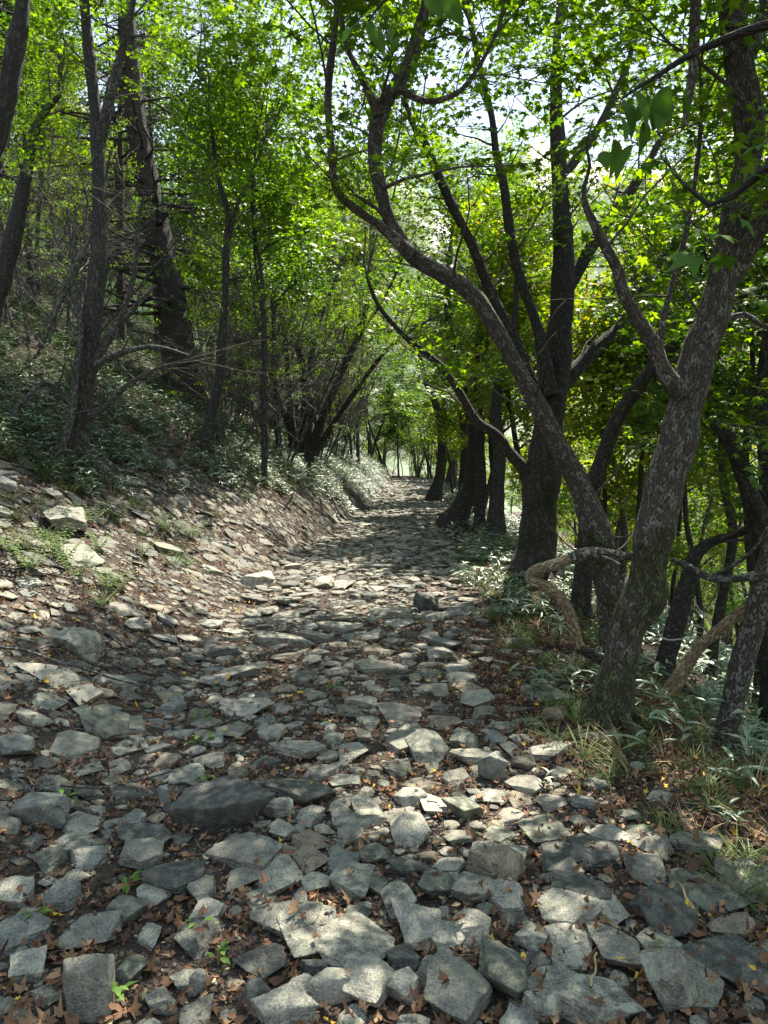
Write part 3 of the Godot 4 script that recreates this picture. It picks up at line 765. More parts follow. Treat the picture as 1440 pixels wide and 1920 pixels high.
# a broken slab or block about 1 x 1 x 1: a ball cut by planes, with worn edges
func stone_mesh(b0: Array, seed_no: int, blocky: float, is_flat: bool) -> ArrayMesh:
	rng.seed = seed_no
	var planes := []
	planes.append([Vector3(rng.randf_range(-0.16, 0.16), 1, rng.randf_range(-0.16, 0.16)).normalized(), 0.46])
	planes.append([Vector3(rng.randf_range(-0.2, 0.2), -1, rng.randf_range(-0.2, 0.2)).normalized(), 0.48])
	var cnt := rng.randi_range(4, 7)
	var a := rng.randf() * TAU
	for k in cnt:
		a += TAU / cnt * rng.randf_range(0.72, 1.28)
		planes.append([Vector3(cos(a), rng.randf_range(-0.35, 0.35), sin(a)).normalized(), rng.randf_range(0.36, 0.5)])
	for k in rng.randi_range(1, 3):
		a = rng.randf() * TAU
		planes.append([Vector3(cos(a), rng.randf_range(0.5, 1.3), sin(a)).normalized(), rng.randf_range(0.42, 0.54)])
	var power := 80.0 - 30.0 * blocky
	var off := rng.randf() * 90.0
	var pts := []
	for d in b0[0]:
		var sum := 0.0
		for pl in planes:
			var q: float = pl[0].dot(d) / pl[1]
			if q > 0.0: sum += pow(q, power)
		var r := pow(sum, -1.0 / power)
		r *= 1.0 + wob.get_noise_3d(d.x * 1.6 + off, d.y * 1.6, d.z * 1.6) * 0.08 + wob.get_noise_3d(d.x * 6.0 + off, d.y * 6.0, d.z * 6.0) * 0.035 + wob.get_noise_3d(d.x * 16.0 + off, d.y * 16.0, d.z * 16.0) * 0.014
		pts.append(d * r)
	var b := Build.new()
	if is_flat:
		for k in range(0, b0[1].size(), 3):
			var p: Vector3 = pts[b0[1][k]]
			var q: Vector3 = pts[b0[1][k + 1]]
			var s: Vector3 = pts[b0[1][k + 2]]
			var nn := (q - p).cross(s - p).normalized()
			var f := b.vert(p, nn, Vector2.ZERO, Color.WHITE)
			b.vert(q, nn, Vector2.ZERO, Color.WHITE)
			b.vert(s, nn, Vector2.ZERO, Color.WHITE)
			b.tri(f, f + 2, f + 1)
	else:
		for p in pts: b.vert(p, p, Vector2.ZERO, Color.WHITE)
		for k in range(0, b0[1].size(), 3): b.tri(b0[1][k], b0[1][k + 2], b0[1][k + 1])
		b.smooth()
	return b.mesh(M.stone)

var grid := {}
func room_for(x: float, z: float, r: float, tight: float) -> bool:
	var c := Vector2i(floori(x / 0.4), floori(z / 0.4))
	for i in range(-1, 2):
		for j in range(-1, 2):
			for q in grid.get(c + Vector2i(i, j), []):
				var rr: float = (q.z + r) * tight
				if (q.x - x) * (q.x - x) + (q.y - z) * (q.y - z) < rr * rr: return false
	return true

func occupy(x: float, z: float, r: float) -> void:
	var c := Vector2i(floori(x / 0.4), floori(z / 0.4))
	if not grid.has(c): grid[c] = []
	grid[c].append(Vector3(x, z, r))

# ------------------------------------------------------------------ materials
func noise_img(size: int, freq: float, seed_no: int, octaves := 4, kind := FastNoiseLite.TYPE_SIMPLEX_SMOOTH) -> Image:
	var n := FastNoiseLite.new()
	n.noise_type = kind
	n.frequency = freq
	n.seed = seed_no
	n.fractal_octaves = octaves
	return n.get_seamless_image(size, size, false, false, 0.12)

func tex(data: PackedByteArray, size: int) -> ImageTexture:
	var im := Image.create_from_data(size, size, false, Image.FORMAT_RGB8, data)
	return ImageTexture.create_from_image(im)

func grey_tex(im: Image) -> ImageTexture:
	return ImageTexture.create_from_image(im)

func blend3(size: int, a: PackedByteArray, b: PackedByteArray, d: PackedByteArray, f: Callable) -> ImageTexture:
	var out := PackedByteArray()
	out.resize(size * size * 3)
	for k in size * size:
		var c: Color = f.call(a[k] / 255.0, b[k] / 255.0, d[k] / 255.0)
		c = c.linear_to_srgb()
		out[k * 3] = clampi(int(c.r * 255.0), 0, 255)
		out[k * 3 + 1] = clampi(int(c.g * 255.0), 0, 255)
		out[k * 3 + 2] = clampi(int(c.b * 255.0), 0, 255)
	return tex(out, size)

func leaf_mat(key: String, col: Color, back: Color, rough := 0.55, spec := 0.28) -> void:
	var m := StandardMaterial3D.new()
	m.resource_name = key
	m.albedo_color = col
	m.roughness = rough
	m.metallic_specular = spec
	m.cull_mode = BaseMaterial3D.CULL_DISABLED
	m.backlight_enabled = true
	m.backlight = back
	M[key] = m

func plain_mat(key: String, col: Color, rough := 0.85) -> StandardMaterial3D:
	var m := StandardMaterial3D.new()
	m.resource_name = key
	m.albedo_color = col
	m.roughness = rough
	m.cull_mode = BaseMaterial3D.CULL_DISABLED
	M[key] = m
	return m

func materials() -> void:
	var sz := 512
	var f1 := noise_img(sz, 0.06, 3, 3).get_data()
	var f2 := noise_img(sz, 0.012, 5, 4).get_data()
	var f3 := noise_img(sz, 0.22, 7, 2).get_data()
	# stone: grey with dark and pale grains, slightly weathered patches
	var stone_tex := blend3(sz, f1, f2, f3, func(a, b, c):
		var g: float = 0.62 + (a - 0.5) * 0.75 + (b - 0.5) * 0.6
		g *= 0.5 if c < 0.3 else (1.4 if c > 0.72 else 1.0)
		var w: float = smoothstep(0.55, 0.75, b)
		return Color(g * lerpf(1.0, 1.04, w), g, g * lerpf(0.98, 0.86, w)))
	# the same stone with crusts of lichen
	var spot_tex := blend3(sz, f1, f2, f3, func(a, b, c):
		var g: float = 0.5 + (a - 0.5) * 0.5 + (b - 0.5) * 0.7
		g *= 0.6 if c < 0.3 else (1.3 if c > 0.72 else 1.0)
		var w: float = smoothstep(0.56, 0.64, b + (a - 0.5) * 0.5)
		return Color(g, g, g * 0.96).lerp(Color(0.98, 1.0, 0.88) * (0.7 + 0.5 * c), w * 0.7))
	var stone_bump := grey_tex(noise_img(sz, 0.07, 11, 5))
	for d in [["stone_dark", lin(0.125, 0.127, 0.108)], ["stone", lin(0.26, 0.253, 0.202)], ["stone_light", lin(0.385, 0.374, 0.303)], ["stone_brown", lin(0.28, 0.235, 0.165)], ["stone_blue", lin(0.235, 0.243, 0.215)], ["stone_mossy", lin(0.2, 0.205, 0.155)], ["stone_spotted", lin(0.335, 0.328, 0.265)]]:
		var m := plain_mat(d[0], d[1], 0.82)
		m.albedo_texture = spot_tex if d[0] in ["stone_spotted", "stone_mossy", "stone_dark"] else stone_tex
		m.uv1_triplanar = true
		m.uv1_world_triplanar = true
		m.uv1_scale = Vector3.ONE * 2.6
		m.heightmap_enabled = true
		m.heightmap_texture = stone_bump
		m.heightmap_scale = 0.5
		m.vertex_color_use_as_albedo = d[0] == "stone"
	# bark: ridged along the stem, pale lichen patches
	var ridge := FastNoiseLite.new()
	ridge.frequency = 0.02
	ridge.fractal_type = FastNoiseLite.FRACTAL_RIDGED
	ridge.fractal_octaves = 4
	ridge.seed = 21
	var rim := ridge.get_seamless_image(sz, sz, false, false, 0.12)
	rim.resize(sz / 4, sz, Image.INTERPOLATE_CUBIC)
	var wide := Image.create(sz, sz, false, Image.FORMAT_L8)
	for k in 4: wide.blit_rect(rim, Rect2i(0, 0, sz / 4, sz), Vector2i(k * sz / 4, 0))
	var bk := wide.get_data()
	var lichen := noise_img(sz, 0.016, 31, 5).get_data()
	var make_bark := func(key: String, dark: Color, mid: Color, pale: Color, from: float) -> void:
		var t := blend3(sz, bk, lichen, f1, func(a, b, c):
			var d2: float = c
			var base: Color = dark.lerp(mid, smoothstep(0.25, 0.8, (1.0 - a) * 0.75 + c * 0.3))
			return base.lerp(pale * (0.6 + 0.7 * c), smoothstep(from, from + 0.1, b * 0.75 + d2 * 0.35 - 0.05 + (c - 0.5) * 0.35) * 0.7))
		var m := plain_mat(key, Color.WHITE, 0.9)
		m.albedo_texture = t
		m.uv1_scale = Vector3(1.25, 1.05, 1)
		m.vertex_color_use_as_albedo = true
		m.heightmap_enabled = true
		m.heightmap_texture = grey_tex(wide)
		m.heightmap_scale = 3.0
		m.heightmap_flip_texture = true
	make_bark.call("bark_lichen", Color(0.03, 0.024, 0.018), Color(0.15, 0.122, 0.09), Color(0.27, 0.275, 0.23), 0.6)
	make_bark.call("bark_dark", Color(0.016, 0.013, 0.01), Color(0.066, 0.054, 0.041), Color(0.15, 0.155, 0.125), 0.66)
	make_bark.call("bark_pale", Color(0.03, 0.025, 0.019), Color(0.12, 0.105, 0.082), Color(0.26, 0.27, 0.23), 0.56)
	make_bark.call("bark_fir", Color(0.016, 0.011, 0.008), Color(0.075, 0.055, 0.041), Color(0.13, 0.11, 0.09), 0.7)
	make_bark.call("dead_wood", Color(0.13, 0.09, 0.05), Color(0.4, 0.29, 0.17), Color(0.4, 0.33, 0.22), 0.62)
	# soil under the litter
	var gt := blend3(sz, f1, f2, f3, func(a, b, c):
		var base := Color(0.025, 0.018, 0.012).lerp(Color(0.075, 0.05, 0.031), smoothstep(0.3, 0.75, a * 0.6 + b * 0.4))
		if c > 0.7: base = base.lerp(Color(0.16, 0.11, 0.07), 0.7)
		elif c < 0.26: base = base.lerp(Color(0.02, 0.017, 0.013), 0.7)
		return base)
	var g := plain_mat("soil", Color.WHITE, 0.95)
	g.albedo_texture = gt
	g.uv1_triplanar = true
	g.uv1_world_triplanar = true
	g.uv1_scale = Vector3.ONE * 1.1
	g.heightmap_enabled = true
	g.heightmap_texture = grey_tex(noise_img(sz, 0.09, 15, 5))
	g.heightmap_scale = 4.0
	plain_mat("twig", lin(0.06, 0.05, 0.04), 0.9)
	plain_mat("twig_grey", lin(0.3, 0.28, 0.25), 0.9)
	leaf_mat("leaf_mid", lin(0.058, 0.1, 0.022), Color(0.34, 0.48, 0.035))
	leaf_mat("leaf_bright", lin(0.085, 0.125, 0.02), Color(0.56, 0.7, 0.045))
	leaf_mat("leaf_deep", lin(0.04, 0.075, 0.018), Color(0.18, 0.28, 0.02))
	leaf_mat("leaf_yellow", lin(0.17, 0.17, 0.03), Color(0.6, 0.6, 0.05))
	leaf_mat("leaf_lime", lin(0.08, 0.15, 0.025), Color(0.3, 0.5, 0.04))
	leaf_mat("leaf_near", lin(0.05, 0.095, 0.02), Color(0.22, 0.36, 0.03), 0.75, 0.12)
	leaf_mat("needle_dark", lin(0.022, 0.05, 0.022), Color(0.05, 0.11, 0.03))
	leaf_mat("needle_mid", lin(0.035, 0.075, 0.028), Color(0.08, 0.17, 0.04))
	leaf_mat("sasa", lin(0.18, 0.23, 0.15), Color(0.16, 0.26, 0.07), 0.36, 0.5)
	leaf_mat("sasa_dark", lin(0.11, 0.155, 0.09), Color(0.12, 0.2, 0.05), 0.36, 0.5)
	leaf_mat("grass", lin(0.075, 0.115, 0.03), Color(0.18, 0.28, 0.04))
	leaf_mat("straw", lin(0.36, 0.28, 0.15), Color(0.2, 0.16, 0.08), 0.7)
	leaf_mat("dead_brown", lin(0.13, 0.07, 0.037), Color(0.16, 0.08, 0.03), 0.75)
	leaf_mat("dead_tan", lin(0.22, 0.135, 0.075), Color(0.2, 0.12, 0.05), 0.75)
	leaf_mat("dead_dark", lin(0.075, 0.042, 0.026), Color(0.08, 0.04, 0.02), 0.8)
	leaf_mat("dead_yellow", lin(0.5, 0.33, 0.05), Color(0.3, 0.2, 0.03), 0.7)
	leaf_mat("far_wood", lin(0.05, 0.1, 0.03), Color(0.1, 0.2, 0.03))

# ------------------------------------------------------------------ the scene
func _ready() -> void:
	# camera
	var cam := Camera3D.new()
	cam.name = "camera"
	cam.position = Vector3(0, 1.6, 0)
	cam.rotation_degrees = Vector3(-4.254, 0, 0)
	cam.fov = 70.0
	cam.near = 0.05
	cam.far = 9000.0
	add_child(cam)
	cam.current = true
	# sky
	var we := WorldEnvironment.new()
	we.name = "world_environment"
	var env := Environment.new()
	env.background_mode = Environment.BG_SKY
	var sky := Sky.new()
	var sm := ProceduralSkyMaterial.new()
	sm.sky_top_color = Color(0.65, 0.72, 0.82)
	sm.sky_horizon_color = Color(0.95, 0.94, 0.9)
	sm.sky_curve = 0.12
	sm.ground_bottom_color = Color(0.2, 0.22, 0.16)
	sm.ground_horizon_color = Color(0.5, 0.55, 0.55)
	sm.sun_angle_max = 8.0
	sm.energy_multiplier = 0.78
	sky.sky_material = sm
	env.sky = sky
	env.tonemap_mode = Environment.TONE_MAPPER_LINEAR
	env.tonemap_exposure = 3.6
	env.sdfgi_enabled = true
	env.ssao_enabled = true
	env.ssil_enabled = true
	we.environment = env
	add_child(we)
	# sun, ahead and to the right, high
	var sun := DirectionalLight3D.new()
	sun.name = "sun"
	sun.light_energy = 1.6
	sun.light_color = Color(1.0, 0.965, 0.91)
	sun.light_angular_distance = 0.53
	sun.shadow_enabled = true
	add_child(sun)
	var az := deg_to_rad(26.0)
	var el := deg_to_rad(57.0)
	sun.look_at_from_position(Vector3(sin(az) * cos(el), sin(el), -cos(az) * cos(el)) * 100.0, Vector3.ZERO)

	bumps.frequency = 0.45
	bumps.fractal_octaves = 3
	bumps.seed = 4
	wob.frequency = 0.5
	wob.fractal_octaves = 2
	wob.seed = 8
	materials()
	build_ground()
	for k in ["maple", "small", "far", "needle"]:
		sprays[k] = []
		for s in (4 if k != "far" else 6): sprays[k].append(make_spray(k, 100 + s))
	build_trees()
	build_wood()
	build_stones()
	build_litter()
	build_undergrowth()
	build_overhang()

func steps(list: Array) -> PackedFloat32Array:
	# list of [from, to, step]
	var o := PackedFloat32Array()
	for s in list:
		var v: float = s[0]
		while v < s[1] - 1e-4:
			o.append(v)
			v += s[2]
	o.append(list[list.size() - 1][1])
	return o

func sheet(xs: PackedFloat32Array, zs: PackedFloat32Array, f: Callable, mat: Material) -> ArrayMesh:
	var b := Build.new()
	for z in zs:
		for x in xs:
			b.vert(Vector3(x, f.call(x, z), z), Vector3.UP, Vector2(x, z), Color.WHITE)
	var w := xs.size()
	for j in zs.size() - 1:
		for i in w - 1:
			var a := j * w + i
			b.tri(a, a + 1, a + w)
			b.tri(a + 1, a + w + 1, a + w)
	b.smooth()
	return b.mesh(mat)

func build_ground() -> void:
	var xs := steps([[-900, -100, 100], [-100, -20, 8], [-20, -6, 0.6], [-6, 4.4, 0.1], [4.4, 14, 0.6], [14, 60, 4], [60, 160, 20], [160, 1000, 140]])
	var zr := steps([[-1200, -150, 105], [-150, -60, 5], [-60, -30, 0.6], [-30, -13, 0.25], [-13, 0.5, 0.1], [0.5, 20, 0.7]])
	var g := part(self, "ground", sheet(xs, zr, ground_y, M.soil))
	g.set_meta("kind", "structure")
	# the wooded ridge across the valley
	var rn := FastNoiseLite.new()
	rn.frequency = 0.0016
	rn.fractal_octaves = 5
	var ridge := func(x: float, z: float) -> float:
		var up := smoothstep(-900.0, -2100.0, z + x * 0.1)
		return -75.0 + up * (880.0 + rn.get_noise_2d(x, z) * 260.0 - absf(x - 700.0) * 0.12) + rn.get_noise_2d(x * 6.0, z * 6.0) * 40.0 * up
	var m := part(self, "mountain", sheet(steps([[-2000, 4200, 50]]), steps([[-2600, -800, 45]]), ridge, M.far_wood))
	m.set_meta("kind", "structure")

func build_trees() -> void:
	measured_tree("mossy_maple", "mossy_maple", "big maple with mossy swollen lower trunk at the path edge", {"moss": [-0.2, 1.0, 0.42], "bare": [1, 5], "limb_tint": Color(1.5, 1.15, 0.95), "from": 0.78, "top": 2.2, "per_m": 1.6, "bare_per_m": 1.0, "bark": "bark_lichen", "rough": 0.22})
	measured_tree("arching_maple", "arching_maple", "maple whose lichen-spotted trunk arches far over the path", {"moss": [-0.4, 0.9, 0.25], "from": 0.6, "top": 2.8, "per_m": 2.3, "reach": 1.1, "bare_per_m": 2.5})
	measured_tree("stout_maple", "stout_maple", "stout dark maple with many upswept limbs beside the path", {"moss": [-0.2, 1.2, 0.0], "from": 0.55, "top": 2.8, "per_m": 3.0, "bark": "bark_dark", "bare_per_m": 2.5})
	measured_tree("slanting_maple", "slanting_maple", "slim maple slanting outward behind the mossy maple", {"bark": "bark_dark", "from": 0.6, "top": 2.0})
	measured_tree("lichen_maple", "lichen_maple", "pale lichen-covered maple just below the path edge", {"bark": "bark_pale", "from": 0.8, "top": 2.0, "bare": [1, 2]})
	measured_tree("forked_maple", "forked_maple", "mossy forked maple with a broken-off stem", {"bark": "bark_dark", "moss": [-1.5, 1.6, 0.1], "from": 0.97, "top": 0.0, "from_limb": 0.5})
	for k in ["downhill_maple_a", "downhill_maple_b"]:
		measured_tree("downhill_maple", k, "dark crooked maple rising behind the mossy maple" if k.ends_with("a") else "thin dark maple down the slope behind a pale leaning log", {"bark": "bark_dark", "from": 0.6, "top": 1.8})
	var rows := {"row_maple_a": "maple with flared leaning foot at the path edge", "row_maple_b": "straight slender maple in the row along the path", "row_maple_c": "dark maple with fanned stems standing where the path narrows", "row_maple_d": "dark maple between the stout maple and the path row", "row_maple_e": "slender maple behind the one with a flared foot"}
	for k in rows:
		measured_tree("path_maple", k, rows[k], {"bark": "bark_dark", "from": 0.45, "top": 2.6, "reach": 1.2, "group": "maples in a row along the path edge"})
	measured_tree("slope_maple", "slope_maple", "grey maple with pale bark patches and bare twigs on the stony slope", {"bark": "bark_pale", "bare_per_m": 4.0, "bare_reach": 1.1, "bare": [2, 3, 4, 5, 6, 7], "from": 0.8, "from_limb": 0.6, "top": 2.5, "per_m": 2.5, "tint": Color(0.6, 0.58, 0.55)})
	measured_tree("sapling", "sapling_a", "thin maple sapling beside the thick fir trunk", {"bark": "bark_dark", "bare_per_m": 4.0, "from": 0.55, "top": 3.0, "per_m": 3.4, "reach": 1.3, "leaves": "maple"})
	measured_tree("clump_maple", "clump_maple", "many-stemmed clump fanning out over the sunny bank", {"bark": "bark_dark", "from": 0.5, "from_limb": 0.5, "top": 1.8, "per_m": 2.2, "reach": 0.9, "leaves": "small", "size": 1.2, "bare_per_m": 3.5})
	measured_tree("edge_maple", "edge_maple", "dark leaning maple high on the bank above the stone slope", {"bark": "bark_dark", "from": 0.6, "top": 2.0, "per_m": 3.0})
	for k in ["thin_maple_a", "thin_maple_b"]:
		measured_tree("thin_maple", k, "thin dark pole of a maple high on the bamboo-grass slope", {"bark": "bark_dark", "from": 0.6, "top": 1.8, "per_m": 3.0, "group": "thin maples on the upper slope"})
	measured_tree("corner_maple", "corner_maple", "rough maple with its upper trunk leaning over the stony slope", {"bark": "bark_dark", "from": 0.7, "top": 2.5, "per_m": 3.0})
	build_fir()
	# grown trees
	var kinds := [
		["tall_maple", {"height": 8.5, "stems": 1, "lean": 0.12, "radius": 0.11, "limbs": 8, "first": 0.28, "spread": 2.6, "per_m": 2.8, "reach": 0.9, "spray_n": 3, "size": 1.0, "leaves": "far"}],
		["spreading_maple", {"height": 7.0, "stems": 2, "lean": 0.3, "radius": 0.1, "limbs": 6, "first": 0.3, "spread": 2.6, "per_m": 2.5, "reach": 0.9, "spray_n": 3, "size": 1.0, "leaves": "far", "bark": "bark_lichen"}],
		["slim_maple", {"height": 7.5, "stems": 1, "lean": 0.15, "radius": 0.06, "limbs": 6, "first": 0.4, "spread": 1.9, "per_m": 2.6, "reach": 0.8, "spray_n": 3, "size": 1.0, "leaves": "far"}],
		["bushy_shrub", {"height": 3.6, "stems": 6, "lean": 0.55, "radius": 0.03, "limbs": 4, "first": 0.35, "spread": 1.3, "per_m": 2.4, "reach": 0.6, "spray_n": 2, "size": 1.0, "leaves": "small", "bark": "bark_pale"}],
		["bare_shrub", {"height": 3.6, "stems": 8, "lean": 0.75, "radius": 0.026, "limbs": 6, "first": 0.3, "spread": 1.5, "per_m": 0.8, "bare_per_m": 5.0, "reach": 0.8, "spray_n": 1, "size": 0.9, "leaves": "small", "bark": "bark_pale", "crook": 0.12}],
		["young_fir", {"height": 12.0, "stems": 1, "lean": 0.03, "radius": 0.17, "limbs": 34, "first": 0.16, "spread": 3.0, "per_m": 1.6, "reach": 0.7, "spray_n": 2, "size": 1.3, "leaves": "needle", "bark": "bark_fir", "crook": 0.03, "rise": 0.05, "lift": -0.02, "tones": ["needle_dark", "needle_mid"]}],
		["high_maple", {"height": 8.8, "stems": 1, "lean": 0.1, "radius": 0.07, "limbs": 9, "first": 0.56, "spread": 2.5, "per_m": 2.4, "reach": 0.9, "spray_n": 3, "size": 0.9, "leaves": "far"}],
	]
	var protos := []
	for k in 11:
		var kd: Array = kinds[k % 4] if k < 8 else kinds[k - 4]
		var o: Dictionary = kd[1].duplicate()
		if k < 8: o.height *= 1.0 + 0.12 * (k / 4)
		if k in [4, 6]: o.tones = ["leaf_deep", "leaf_mid"]
		if k in [2, 5]: o.tones = ["leaf_bright", "leaf_yellow"]  # sunlit look put into brighter, yellower leaf colours
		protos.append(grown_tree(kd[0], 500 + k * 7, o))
	rng.seed = 77
	var look := ["tall single-stemmed maple", "two-stemmed spreading maple", "slim pole-like maple", "many-stemmed leafy shrub"]
	var put := func(x: float, z: float, k: int, where: String, group: String, gap: float, g0: float, g1: float) -> void:
		if not clear_of(x, z, gap): return
		var kk := k % 4 if k < 8 else 3
		var name_: String = ["tall_maple", "spreading_maple", "slim_maple", "bushy_shrub"][kk] if k < 8 else "bare_shrub"
		var lab: String = ("sunlit-coloured yellowish " if k in [2, 5] else "") + (look[kk] if k < 8 else "nearly bare twiggy shrub") + " " + where
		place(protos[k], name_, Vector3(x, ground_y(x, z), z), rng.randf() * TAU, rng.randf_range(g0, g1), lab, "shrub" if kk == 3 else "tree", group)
	for p in [[-7.6, -21.5], [-5.2, -24.5], [-9.8, -19.0], [-8.2, -27.0], [-6.0, -31.0], [-10.5, -30.0], [-12.0, -22.0], [-4.8, -40.0], [-14.0, -36.0], [-9.0, -45.0]]:
		place(protos[9], "young_fir", Vector3(p[0], ground_y(p[0], p[1]), p[1]), rng.randf() * TAU, rng.randf_range(0.9, 1.25), "dark green fir rising behind the old fir trunk", "tree", "dark firs on the rising slope")
	for p in [[-2.35, -14.4]]:  # added tree: its high crown breaks up the sun on the left bank
		place(protos[10], "high_maple", Vector3(p[0], ground_y(p[0], p[1]), p[1]), rng.randf() * TAU, 1.0, "added thin-stemmed maple with a high crown to shade the stony slope", "tree", "")
	for p in [[-2.6, -16.8, 6], [-2.9, -20.2, 0], [-2.2, -27.5, 4]]:
		put.call(p[0], p[1], p[2], "reaching over the path from the bank", "trees on the rising slope", 0.6, 1.0, 1.2)
	# bare twiggy shrubs between the fir and the path
	for p in [[-3.4, -15.5], [-2.7, -18.6], [-2.3, -25.0], [-3.0, -17.0], [-3.7, -24.0], [-6.6, -13.6], [-4.4, -21.5], [-7.4, -17.5]]:
		put.call(p[0], p[1], 8, "on the bank around the old fir", "bare shrubs on the bank", 0.5, 0.9, 1.4)
	# along the right edge
	for q in 22:
		var d := 18.0 + q * 2.0 + rng.randf_range(-0.6, 0.6)
		put.call(centre(d) + rng.randf_range(1.8, 2.9), -d, [0, 2, 1, 6, 4][q % 5], "in the far row along the path edge", "far maples in a row along the path", 1.0, 0.8, 1.1)
	# down the slope
	for q in 240:
		var d := rng.randf_range(6.0, 70.0)
		var o := 3.2 + pow(rng.randf(), 1.3) * (8.0 + d * 0.5)
		var x := centre(d) + o
		put.call(x, -d, [2, 1, 5, 0, 2, 5, 3][q % 7], "just below the drop beside the path" if o < 6.0 else ("part way down the slope below the path" if o < 13.0 else "far down the slope below the path"), "trees on the falling slope", 3.6 if o < 12.0 else 2.8, 0.75 if o < 9.0 else 1.0, 1.15 if o < 9.0 else 1.45)
	for q in 14:
		var d := rng.randf_range(6.5, 18.0)
		put.call(centre(d) + rng.randf_range(2.8, 7.5), -d, [2, 6][q % 2], "crowding just below the drop by the stout maple", "slim maples below the drop", 1.0, 0.8, 1.25)
	for p in [[5.9, -18.5, 5], [6.8, -22.5, 2], [8.6, -28.0, 5], [7.6, -25.0, 1], [10.0, -31.0, 0], [5.2, -15.0, 2]]:
		put.call(p[0], p[1], p[2], "seen between the stout and the mossy maple", "trees on the falling slope", 0.8, 1.1, 1.35)
	# up the slope
	for q in 250:
		var d := rng.randf_range(11.0, 70.0)
		var o := 2.6 + pow(rng.randf(), 1.2) * (5.0 + d * 0.45)
		var x := centre(d) - o
		if d < 24.0 and x / d > -0.37: continue
		put.call(x, -d, [6, 8, 4, 6, 3, 4, 2, 4][q % 8], "low on the bank above the path" if o < 6.0 else ("half way up the bamboo-grass slope" if o < 12.0 else "high up the bamboo-grass slope"), "trees on the rising slope", 2.1, 1.05, 1.65)
	for p in [[-5.0, -29.0, 0], [-3.8, -34.0, 4], [-6.6, -35.0, 1], [-2.8, -30.0, 2], [-4.5, -41.0, 0], [-1.2, -37.0, 6]]:
		put.call(p[0], p[1], p[2], "between the firs and the path", "trees on the rising slope", 0.8, 1.4, 1.75)
	# where the path bends out of sight
	for q in 40:
		var d := rng.randf_range(58.0, 85.0)
		put.call(rng.randf_range(-6.0, 12.0), -d, [0, 1, 2, 3, 4][q % 5], "closing the view where the path bends away", "trees at the bend of the path", 2.0, 0.9, 1.3)
	for p in [[0.4, -57.0, 3], [2.2, -58.5, 7], [3.8, -57.5, 3], [1.2, -60.0, 0], [-1.2, -59.0, 4], [2.9, -61.0, 1]]:
		put.call(p[0], p[1], p[2], "closing the view where the path bends away", "trees at the bend of the path", 0.3, 1.0, 1.3)
	# behind and beside the photographer, whose crowns shade the near path
	for p in [[5.4, 2.5, 0], [3.6, 5.0, 4], [-5.2, -0.5, 2], [-5.2, 4.0, 0], [5.9, -4.6, 2], [7.0, -1.5, 2]]:
		put.call(p[0], p[1], p[2], "rising beside the near stretch of path", "maples beside the near path", 0.5, 1.0, 1.2)
	for p in protos: p.free()
	print("trees ", trees_at.size())

func build_fir() -> void:
	rng.seed = 41
	var line: Array = to_ground(WOOD["old_fir"][0])
	var foot: Vector4 = line[1]
	var t := thing("old_fir", "thick old fir trunk with tiers of dead horizontal branches", "tree", Vector3(foot.x, ground_y(foot.x, foot.z), foot.z))
	line = smooth_line(line, 0.12)
	var b := Build.new()
	tube(b, line, 18, 0.1)
	b.smooth()
	part(t, "trunk", b.mesh(M.bark_fir)).position = -t.position
	var places := []
	var tw := Build.new()
	for q in 76:
		var u := lerpf(0.2, 0.98, (q + rng.randf()) / 76.0)
		var k := int(u * (line.size() - 1))
		var a := rng.randf() * TAU
		var ll := rng.randf_range(2.0, 5.2) * (1.15 - 0.4 * u)
		var limb := wander(p3(line[k]), Vector3(cos(a), -0.12, sin(a)), ll, clampf(line[k].w * 0.16, 0.03, 0.065), 0.008, 9, 0.12, 0.025)
		var lb := Build.new()
		tube(lb, limb, 5)
		for s in 10:
			var j := rng.randi_range(2, 8)
			var dirn := (p3(limb[j + 1]) - p3(limb[j])).normalized()
			var side := wander(p3(limb[j]), dirn + rnd_dir(0.3) * 0.9, rng.randf_range(0.3, 0.9), 0.008, 0.003, 4, 0.2, 0.01)
			tube(lb, side, 3)
			if u > 0.6 and rng.randf() < 0.7:
				places.append(facing(p3(side[2]), dirn + rnd_dir(0.2), Vector3.UP))
				places.append(facing(p3(side[4]), dirn + rnd_dir(0.2), Vector3.UP))
		part(t, "branch", lb.mesh(M.bark_fir)).position = -t.position
	for k in places.size(): places[k].origin -= t.position
	crown(t, "needle", places)
	trees_at.append(Vector2(foot.x, foot.z))

